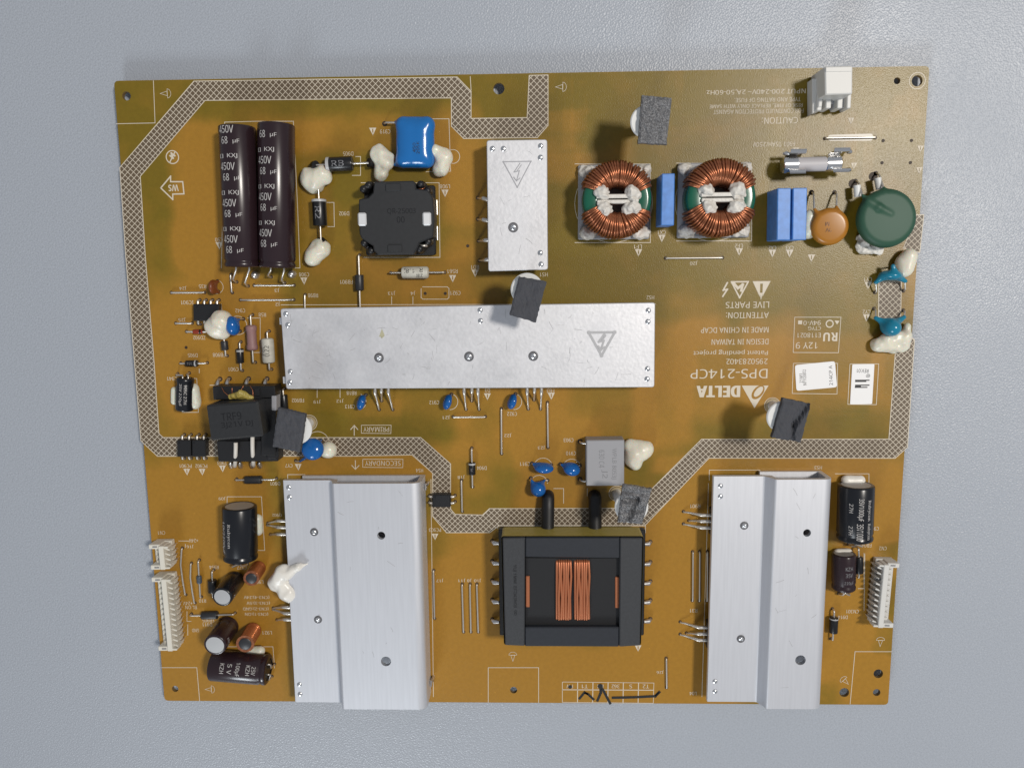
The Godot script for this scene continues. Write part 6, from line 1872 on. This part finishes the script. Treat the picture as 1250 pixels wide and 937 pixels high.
		obj("winding_end", g, M["copper wire"], u)
	var cl := Geo.new()
	cl.prism(rounded([Vector3(-85.98, 9.3, -6.06), Vector3(-84.25, 9.3, -6.05), Vector3(-84.54, 9.3, -0.83), Vector3(-86.27, 9.3, -0.84)], 0.3, 2), 5.0, 9.3, 0.2)
	obj("steel_clip", cl, M["grey film cap"], u)


func place_square_choke():
	var t := thing("square_choke", "black square choke with cut corners and two steel clips, upper left", "choke", Vector3(-40.94, 0, -66.25))
	var h := 9.0
	var base := Geo.new()
	base.prism(rounded([Vector3(-52.38, 2, -77.28), Vector3(-27.84, 2, -77.49), Vector3(-28.14, 2, -53.99), Vector3(-52.42, 2, -53.98)], 0.8), 0.4, 2.4, 0.3)
	obj("bobbin_base", base, M["black plastic"], t)
	var g := Geo.new()
	g.prism(poly([Vector3(-47.36, 9, -78.19), Vector3(-34.32, 9, -78.28), Vector3(-33.52, 9, -77.34), Vector3(-33.43, 9, -75.74), Vector3(-29.47, 9, -75.16), Vector3(-27.88, 9, -72.87), Vector3(-27.38, 9, -65.49), Vector3(-28.08, 9, -59.82), Vector3(-32.7, 9, -57.98), Vector3(-33.59, 9, -55.95), Vector3(-34.75, 9, -54.19), Vector3(-47, 9, -54.05), Vector3(-48.34, 9, -55.43), Vector3(-48.56, 9, -57.07), Vector3(-52.36, 9, -59.57), Vector3(-52.99, 9, -61.2), Vector3(-52.89, 9, -70.65), Vector3(-52.68, 9, -72.52), Vector3(-49.62, 9, -73.02), Vector3(-47.91, 9, -74.6)]), 2.6, h, 0.4)
	var core := obj("core", g, M["choke ferrite"], t)
	for c in [[Vector3(-41.03, 9, -76.22), 5.0, 2.4], [Vector3(-41.08, 9, -56.17), 4.8, 2.4]]:
		var s := Geo.new()
		s.box(c[0] + Vector3(0, 0.15, 0), Vector3(c[1], 0.5, c[2]), 0.15)
		obj("core_boss", s, M["choke ferrite"], core)
	for c in [Vector3(-51.83, 9, -65.92), Vector3(-29.99, 9, -65.79)]:
		var s := Geo.new()
		s.box(c + Vector3(0, -2.0, 0), Vector3(2.9, 5.0, 4.4), 0.45)
		obj("steel_clip", s, M["polished clip"], t)
	for c in [[Vector3(-51.43, 4, -75.97), Vector3(-49.69, 4, -77.3)], [Vector3(-32.06, 4, -77.2), Vector3(-29.88, 4, -75.13)], [Vector3(-51.83, 4, -58.11), Vector3(-49.66, 4, -55.58)], [Vector3(-32.93, 4, -55.95), Vector3(-30.04, 4, -58.41)]]:
		var s := lump([[c[0], c[0] + Vector3(0, 3.2, 0), 1.5, 1.3], [c[1], c[1] + Vector3(0, 2.6, 0), 1.5, 1.3], [c[0], c[1], 1.4, 1.4]], 0.6, 0.36)
		obj("corner_post", s, M["black plastic"], t)
	for c in [[Vector3(-32.49, 7, -75.67), Vector3(-30.94, 6.2, -76)], [Vector3(-33.02, 7, -56.96), Vector3(-30.78, 7, -57.07)]]:
		var s := Geo.new()
		s.tube([c[0] - Vector3(0, 2, 0), c[0], c[1], c[1] - Vector3(0, 2, 0)], 0.5, 8)
		obj("winding_end", s, M["copper wire"] if c[0].z < -20.0 and c[0].z < Vector3(-33.73, 0, -68.39).z else M["tinned wire"], t)
	var p := Geo.new()
	flat_text(p, "QR-25003", Vector3(-38.47, 9.03, -68.31), 9.6, 2.1, 0)
	flat_text(p, "00", Vector3(-38.83, 9.03, -65.63), 2.6, 2.0, 0)
	obj("printed_marking", p, M["diode black"], t)
	var s := Geo.new()
	s.tube([Vector3(-27.58, 0.5, -72.7), Vector3(-27.56, 0.5, -67.72)], 0.4, 6)
	s.tube([Vector3(-27.66, 0.5, -63.83), Vector3(-27.69, 0.5, -59.08)], 0.4, 6)
	obj("base_wire", s, M["tinned wire"], t)


func place_mains():
	# fuse in its clips
	var t := thing("fuse", "grey ceramic fuse with metal end caps held in two spring clips", "fuse", Vector3(99.92, 0, -82.73))
	var a = Vector3(88.54, 5.6, -82.01)
	var b = Vector3(107.62, 5.6, -82.32)
	var xf := along(a, b)
	var l: float = a.distance_to(b)
	var g := Geo.new()
	g.lathe([Vector2(2.35, 4.6), Vector2(2.35, l - 4.6)], 28, xf)
	obj("ceramic_tube", g, M["fuse ceramic"], t)
	for e in [0.0, 1.0]:
		var s := Geo.new()
		var y0 := 0.0 if e == 0.0 else l - 5.0
		s.lathe([Vector2(0, y0), Vector2(2.3, y0), Vector2(2.6, y0 + 0.3), Vector2(2.6, y0 + 4.7), Vector2(2.3, y0 + 5.0)], 28, xf)
		obj("end_cap", s, M["bright steel"], t)
	for e in [Vector3(92.91, 0, -82.83), Vector3(107.04, 0, -83.04)]:
		var c := thing("fuse_clip", "left spring clip holding the fuse, blackened at its outer end" if e.x < Vector3(99.91, 0, -83).x else "right spring clip holding the fuse, with two bent ears", "fuse clip", e)
		var s := Geo.new()
		for d in [-1.0, 1.0]:
			var pts := [Vector2(0.2, 1.4), Vector2(1.9, 2.0), Vector2(2.75, 3.6), Vector2(2.95, 5.8), Vector2(2.5, 7.4), Vector2(2.7, 8.1), Vector2(3.6, 8.5)]
			for k in pts.size() - 1:
				var p: Vector2 = pts[k]
				var q: Vector2 = pts[k + 1]
				var n := Vector3(0, -(q.x - p.x), (q.y - p.y) * d)
				for off in [0.0, 0.3]:
					var o := Vector3(0, 0, off * d)
					s.quad(e + o + Vector3(-2.6, p.y, p.x * d), e + o + Vector3(2.6, p.y, p.x * d), e + o + Vector3(2.6, q.y, q.x * d), e + o + Vector3(-2.6, q.y, q.x * d), n if off > 0 else -n)
			for x in [-2.6, 2.6]:
				for k in pts.size() - 1:
					var p: Vector2 = pts[k]
					var q: Vector2 = pts[k + 1]
					s.quad(e + Vector3(x, p.y, p.x * d), e + Vector3(x, q.y, q.x * d), e + Vector3(x, q.y, (q.x + 0.3) * d), e + Vector3(x, p.y, (p.x + 0.3) * d), Vector3(x, 0, 0))
		obj("spring_jaws", s, M["bright steel"], c)
		var ft := Geo.new()
		for d in [-1.0, 1.0]:
			ft.box(e + Vector3(0, 0.7, 1.6 * d), Vector3(2.0, 1.6, 0.4), 0.05)
			var o := -1.0 if e.x < Vector3(99.91, 0, -83).x else 1.0
			ft.tube([e + Vector3(2.4 * o, 6.4, 2.7 * d), e + Vector3(3.4 * o, 6.2, 2.9 * d), e + Vector3(4.0 * o, 5.4, 2.9 * d)], [0.5, 0.75, 0.5], 8)
		obj("clip_feet", ft, M["bright steel"], c)
		for d in [-1.0, 1.0]:
			spot(e + Vector3(0, 0, 1.6 * d), 0.9)
	# mains socket overhanging the top edge
	var s := thing("mains_socket", "white two pin mains socket overhanging the top edge near the right corner", "connector", Vector3(106, 0, -104.19))
	var bd := Geo.new()
	bd.prism(rounded([Vector3(98.46, 13, -111.23), Vector3(107.17, 13, -111.32), Vector3(107.55, 13, -102.75), Vector3(99.05, 13, -102.64)], 0.35, 3), 1.0, 13.0, 0.35)
	obj("housing", bd, M["white connector"], s)
	var step := Geo.new()
	step.prism(rounded([Vector3(98.71, 13.2, -110.93), Vector3(106.86, 13.2, -110.98), Vector3(106.91, 13.2, -109.55), Vector3(98.78, 13.2, -109.56)], 0.2, 2), 12.9, 13.25, 0.1)
	obj("top_ledge", step, M["white connector"], s)
	var wing := Geo.new()
	wing.prism(rounded([Vector3(97.46, 5, -109.56), Vector3(100.38, 5, -109.51), Vector3(100.8, 5, -100.62), Vector3(97.98, 5, -98.33)], 0.3, 2), 0.2, 5.0, 0.3)
	wing.prism(rounded([Vector3(99.26, 7, -106.63), Vector3(100.58, 7, -106.61), Vector3(100.35, 7, -100.22), Vector3(99.04, 7, -99.98)], 0.3, 2), 0.2, 7.0, 0.3)
	obj("side_wing", wing, M["white connector"], s)
	for p in [[Vector3(99.66, 6.5, -101.87), 1.6], [Vector3(102.62, 7, -102.49), 1.7], [Vector3(106.32, 7, -102.43), 1.7], [Vector3(109.22, 7, -102.38), 1.3]]:
		var k := Geo.new()
		k.box(Vector3(p[0].x, 3.2, p[0].z), Vector3(p[1], 6.4, 5.4), 0.25)
		obj("front_rib", k, M["white connector"], s)
	var sh := Geo.new()
	sh.box(Vector3(Vector3(103.56, 0, -104.23).x, 2.0, Vector3(105.2, 0, -103.94).z), Vector3(3.0, 4.0, 4.6), 0.2)
	sh.box(Vector3(Vector3(107.4, 0, -103.38).x, 1.8, Vector3(107.67, 0, -103.38).z + 0.6), Vector3(4.6, 3.6, 5.0), 0.2)
	obj("front_block", sh, M["grey film cap"], s)
	for p in [Vector3(104.46, 0, -102.38), Vector3(108.81, 0, -102.31)]:
		var k := Geo.new()
		k.tube([p - Vector3(0, 0.3, 0), p + Vector3(0, 2.6, 0), p + Vector3(0, 3.4, -2.0)], 0.6, 8)
		obj("pin", k, M["tinned wire"], s)


func place_glue():
	glue_blob([[Vector3(-70.78, 1.6, -80.04), Vector3(-66.76, 2.6, -81.23), 3.4, 3.2], [Vector3(-69.44, 1.6, -78.38), Vector3(-71.51, 1.8, -81.4), 3.0, 2.6], [Vector3(-65.95, 2.6, -80.4), Vector3(-65.12, 2.6, -80.12), 2.0, 1.8]], "cream glue blob where the two black power diodes meet", "cream silicone glue", 0.5, 3)
	glue_blob([[Vector3(-46.85, 2.2, -88.33), Vector3(-44.56, 3, -85.21), 3.0, 3.0], [Vector3(-45.24, 2, -87.52), Vector3(-43.58, 2, -86.69), 2.6, 2.0], [Vector3(-46.47, 2.2, -83.45), Vector3(-46.22, 2.4, -81.24), 1.9, 2.5]], "cream glue blob left of the bright blue film capacitor", "cream silicone glue", 0.6, 5, 1.2)
	glue_blob([[Vector3(-27.38, 3.4, -88.67), Vector3(-24.73, 2.6, -87.14), 2.2, 2.6], [Vector3(-24.48, 2.4, -86.62), Vector3(-25.11, 2.4, -83.66), 2.8, 2.6], [Vector3(-25.71, 2.2, -82.88), Vector3(-26.85, 2.2, -82.35), 2.2, 1.6]], "cream crescent of glue on the right side of the bright blue film capacitor", "cream silicone glue", 0.5, 6)
	glue_blob([[Vector3(-70.55, 1.8, -54.19), Vector3(-67.98, 2.4, -56.39), 3.0, 2.8], [Vector3(-68.87, 2, -58.1), Vector3(-66.92, 2, -56.95), 1.6, 1.8], [Vector3(-70.1, 1.8, -57.56), Vector3(-71.8, 1.6, -53.36), 1.8, 2.4]], "cream glue blob under the lower end of the upright power diode", "cream silicone glue", 0.5, 8)
	glue_blob([[Vector3(-106.6, 3, -30.33), Vector3(-103.97, 4.2, -31.83), 3.6, 3.9], [Vector3(-106.41, 3, -28.89), Vector3(-104.3, 3.2, -28.6), 3.2, 3.0]], "largest round cream glue blob, covering the eight pin chip's corner", "cream silicone glue", 0.5, 9)
	glue_blob([[Vector3(-68.94, 2.4, 14.91), Vector3(-68.59, 2.6, 14.87), 3.0, 3.0]], "round cream glue dot right of the leaning blue capacitor", "cream silicone glue", 0.15, 10)
	glue_blob([[Vector3(39.72, 1.6, 13.74), Vector3(45.54, 1.8, 14.92), 2.2, 2.6], [Vector3(40.08, 1.6, 19.45), Vector3(41.85, 1.6, 20.96), 2.2, 2.0], [Vector3(42.04, 2, 16.96), Vector3(43.46, 2.2, 16.31), 3.4, 3.0]], "cream glue wedge right of the grey film capacitor", "cream silicone glue", 0.25, 11, 2.6)
	glue_blob([[Vector3(-87.75, 6.5, 61.91), Vector3(-84.87, 6, 67.15), 3.0, 3.8], [Vector3(-89.24, 6, 64), Vector3(-85.87, 8, 58.48), 3.0, 2.8], [Vector3(-84.22, 8.6, 59.17), Vector3(-79.71, 9.2, 56.44), 2.2, 1.2], [Vector3(-79.71, 9.2, 56.44), Vector3(-76.26, 8.6, 55.29), 1.2, 0.25], [Vector3(-88.71, 1.5, 65.9), Vector3(-87.17, 5, 64.42), 2.6, 2.6]], "white knot of glue with a drawn out tail on the wide heat sink's left edge", "white glue", 0.5, 12, 0.8)
	glue_blob([[Vector3(-116.76, 1.6, -7.38), Vector3(-116.68, 1.6, -2.31), 2.2, 2.2]], "cream glue strip right of the small black capacitor at the left edge", "cream silicone glue", 0.3, 13)
	glue_blob([[Vector3(-124.08, 1, -7.04), Vector3(-124.4, 1, -2.85), 1.2, 1.2]], "thin cream glue line left of the small black capacitor at the left edge", "cream silicone glue", 0.2, 14)
	glue_blob([[Vector3(-96.35, 1.8, 40.81), Vector3(-96.33, 1.8, 45.51), 1.8, 1.8]], "cream glue strip right of the fat black capacitor at lower left", "cream silicone glue", 0.2, 15)
	glue_blob([[Vector3(-102.03, 2.2, 91.88), Vector3(-98.31, 2.2, 92.19), 1.5, 1.9]], "cream glue dab above the brown capacitor in the lower left corner", "cream silicone glue", 0.3, 16)
	glue_blob([[Vector3(99.72, 2, -65.46), Vector3(99.4, 2, -60.28), 2.2, 2.4]], "cream glue strip between the blue block pair and the orange disc", "cream silicone glue", 0.4, 17)
	glue_blob([[Vector3(117.27, 2, -55.95), Vector3(119.7, 3.2, -57.52), 1.6, 1.6], [Vector3(118.89, 1.6, -54.57), Vector3(123.43, 1.4, -53.97), 2.2, 1.6], [Vector3(116.87, 1.4, -57.63), Vector3(117.39, 2, -58.69), 0.9, 0.7]], "torn whitish glue under the lower edge of the green varistor", "white glue", 1.1, 18, 0.7)
	glue_blob([[Vector3(133.3, 3, -51.62), Vector3(132.46, 3, -47.5), 2.7, 2.5], [Vector3(130.95, 2.4, -49.73), Vector3(131.4, 2.4, -46.96), 1.8, 1.8]], "smooth cream glue capsule behind the upper teal capacitor", "cream silicone glue", 0.15, 19, 2.2)
	glue_blob([[Vector3(125.3, 2, -21.72), Vector3(132.94, 2, -20.52), 2.4, 2.0], [Vector3(127.56, 2.4, -23.17), Vector3(133.56, 2.6, -23.99), 2.6, 2.4], [Vector3(134.66, 2.2, -27.34), Vector3(133.9, 2.2, -21.68), 1.6, 2.2], [Vector3(124.69, 1.6, -20.84), Vector3(131.05, 1.4, -19.34), 1.3, 1.2]], "crumpled cream glue under the lower teal capacitor", "cream silicone glue", 0.75, 20, 0.7)
	glue_blob([[Vector3(116.96, 1.8, 26.87), Vector3(121.57, 1.8, 26.88), 1.9, 1.9]], "white glue cushion behind the top of the fat black capacitor at right", "white glue", 0.2, 21)
	glue_blob([[Vector3(115.21, 1.6, 53.79), Vector3(119.01, 1.6, 53.63), 1.4, 1.4]], "white glue cushion behind the top of the short brown capacitor", "white glue", 0.2, 22)


func place_misc():
	dip_chip("eight_pin_chip", "black eight pin chip partly covered by the largest glue blob", "chip", Vector3(-114.07, 3.4, -37.9), Vector3(-104.91, 3.4, -37.81), Vector3(-105.31, 3.4, -31.94), Vector3(-114.35, 3.4, -32.02), 3.4, 4, true)
	dip_chip("opto_coupler", "left one of two black couplers on the hatched band at the left", "optocoupler", Vector3(-123.3, 3.6, 10.79), Vector3(-118.31, 3.6, 10.81), Vector3(-118.7, 3.6, 17.01), Vector3(-123.68, 3.6, 16.99), 3.6, 2, true)
	dip_chip("opto_coupler", "right one of two black couplers on the hatched band at the left", "optocoupler", Vector3(-117.89, 3.6, 10.81), Vector3(-112.88, 3.6, 10.83), Vector3(-113.25, 3.6, 17.03), Vector3(-118.28, 3.6, 17.01), 3.6, 2, true)
	dip_chip("opto_coupler", "black coupler across the hatched bend right of the wide heat sink", "optocoupler", Vector3(-31.41, 3.6, 31.36), Vector3(-24.8, 3.6, 31.38), Vector3(-24.9, 3.6, 36.08), Vector3(-31.53, 3.6, 36.07), 3.6, 2, false)
	var c = Vector3(-106.71, 3, -43.81)
	dipped("ceramic_capacitor", "little reddish brown ceramic disc inside a printed ring", c, Basis(Vector3(1.2, 0, 0.1), Vector3(0, 2.6, 0), Vector3(-0.1, 0, 2.5)), [[c + Vector3(0.4, -1, -1.4), c + Vector3(1.4, -2, -2.0), Vector3(-106.08, 0, -45.76)], [c + Vector3(0.4, -1, 1.4), c + Vector3(1.4, -2, 2.0), Vector3(-106.03, 0, -42.02)]], "brown ceramic", "", 0.5, 0.3)
	choke("copper wound toroid choke, left of the two at the top", Vector3(33.33, 0, -71.12), 3, 12.5)
	choke("copper wound toroid choke, right of the two at the top", Vector3(67.29, 0, -71.23), 8, 12.5)
	rod_choke("slim copper wound rod choke beside the leaning black capacitor", Vector3(-97.41, 0.3, 60), Vector3(-96.81, 10.2, 60.47), 2.75)
	rod_choke("thick copper wound rod choke above the brown lying capacitor", Vector3(-100.89, 0.3, 84.63), Vector3(-100.3, 11, 85.18), 3.2)
	pin_header("small white four pin connector at the left edge", Vector3(-130.77, 0, 48.96), Vector3(-130.57, 0, 58.53), 1.0, 4, "ivory connector")
	pin_header("long white fourteen pin connector at the left edge, below the small one", Vector3(-130.71, 0, 61.59), Vector3(-130.28, 0, 90.15), 1.0, 13, "ivory connector")
	pin_header("long white pin connector with two black dots at the right edge", Vector3(130.67, 0, 55.95), Vector3(129.84, 0, 80.24), -1.0, 11, "white connector")
	var dots := Geo.new()
	dots.disc(Vector3(127.11, 7.55, 61.66), 0.5)
	dots.disc(Vector3(128.11, 7.55, 61.66), 0.5)
	var last: Node3D = get_node("pin_connector_002")
	obj("pen_dot", dots, M["marker ink"], last)
	# stickers
	for s in [["white printed sticker set slightly askew, left of two", [Vector3(97.42, 0, -14.42), Vector3(111.29, 0, -15.71), Vector3(112.52, 0, -6.48), Vector3(98.38, 0, -5.22)], 0.9], ["narrow white printed sticker, right of two", [Vector3(117.38, 0, -14.5), Vector3(125.07, 0, -14.56), Vector3(125.05, 0, -0.39), Vector3(117.36, 0, -0.29)], 0.4]]:
		var g := Geo.new()
		g.prism(rounded(s[1], s[2], 3), 0.02, 0.16)
		var c0: Vector3 = s[1][0].lerp(s[1][2], 0.5)
		var st := thing("sticker", s[0], "sticker", Vector3(c0.x, 0, c0.z))
		obj("paper", g, M["label paper"], st)
		var p := Geo.new()
		if s[2] > 0.5:
			flat_text(p, "214CP A", Vector3(110.1, 0.19, -10.69), 7.0, 1.2, 95)
			flat_text(p, "NP1038T2", Vector3(101, 0.19, -10.02), 5.6, 1.1, 95)
			flat_text(p, "Z1M1", Vector3(99.79, 0.19, -9.74), 3.2, 1.1, 95)
		else:
			flat_text(p, "REV:01", Vector3(121.12, 0.19, -12.21), 4.0, 1.3, 178)
			flat_text(p, "@", Vector3(123.06, 0.19, -10.46), 1.4, 1.3, 178)
			var bars := [0.0, 0.5, 0.8, 1.5, 2.0]
			for k in 5:
				var q: Vector3 = [Vector3(121.16, 0.19, -8.87), Vector3(121.18, 0.19, -8.46), Vector3(121.25, 0.19, -7.12), Vector3(121.22, 0.19, -6.74), Vector3(121.18, 0.19, -6.36)][k]
				p.ribbon([q + Vector3(-2.3, 0, 0), q + Vector3([2.3, 1.2, 2.3, -0.6, 1.7][k], 0, 0)], 0.4, 0.19)
		obj("printed_text", p, M["dark print"], st)


func place_pads():
	support_pad([Vector3(39.31, 24, -101.1), Vector3(48.48, 24, -100.3), Vector3(47.13, 24, -86.46), Vector3(38.4, 24, -86.96)], Vector3(43.35, 0, -95.66), "sparkling foam tape", "glittery grey foam pad above the left toroid", "white nylon support under the glittery foam pad", [], 24.0, 5.0, Vector3(41.19, 19, -93.77))
	support_pad([Vector3(-78.87, 24, -4.29), Vector3(-70, 24, -2.05), Vector3(-72.4, 24, 10.77), Vector3(-81.42, 24, 8.67)], Vector3(-75.87, 0, 5.31), "grey foam tape", "smooth grey foam pad at the corner of the small transformer", "white nylon support between the small transformer and the leaning blue capacitor", [], 24.0, 5.2, Vector3(-73.99, 19, 3.36))
	support_pad([Vector3(1.03, 24, -46.5), Vector3(9.83, 24, -44.75), Vector3(6.26, 24, -31.67), Vector3(-2.21, 24, -34.29)], Vector3(3.84, 0, -42.93), "grey foam tape", "dark foam pad overlapping the top edge of the long middle heat sink", "white nylon support between the two plate heat sinks", [], 24.0, 5.3, Vector3(3.56, 19, -42.22))
	support_pad([Vector3(86.17, 24, -6.59), Vector3(95.1, 24, -4.58), Vector3(92.3, 24, 8.04), Vector3(83.13, 24, 6.36)], Vector3(90.14, 0, -0.09), "grey foam tape", "creased dark foam pad right of the printed maker's name", "white nylon support beside the printed maker's name", [[0.95, 0.0, 0.62, 0.62, 0.06, 1.6], [0.62, 0.55, 0.72, 1.0, 0.06, 1.4], [0.1, 0.04, 0.9, 0.1, 0.04, 0.4]], 24.0, 5.2, Vector3(87.02, 19, 0.01))
	support_pad([Vector3(34.88, 24, 22.11), Vector3(44.33, 24, 23.66), Vector3(41.26, 24, 35.51), Vector3(33.25, 24, 34.93)], Vector3(35.39, 0, 32.03), "sparkling foam tape", "crumpled grey foam pad between the grey film capacitor and the big transformer", "white nylon support beside the big transformer", [[0.0, 0.42, 0.6, 0.35, 0.06, 1.2], [0.6, 0.35, 0.4, 1.0, 0.07, 1.3], [0.3, 0.75, 0.9, 0.6, 0.08, 0.8], [0.05, 0.2, 0.95, 0.15, 0.05, 0.7]], 24.0, 5.6, Vector3(38.03, 19, 30.44))


func place_all():
	place_sinks()
	place_devices()
	place_capacitors()
	place_axials()
	place_jumpers()
	place_transformers()
	place_square_choke()
	place_mains()
	place_glue()
	place_misc()
	place_pads()
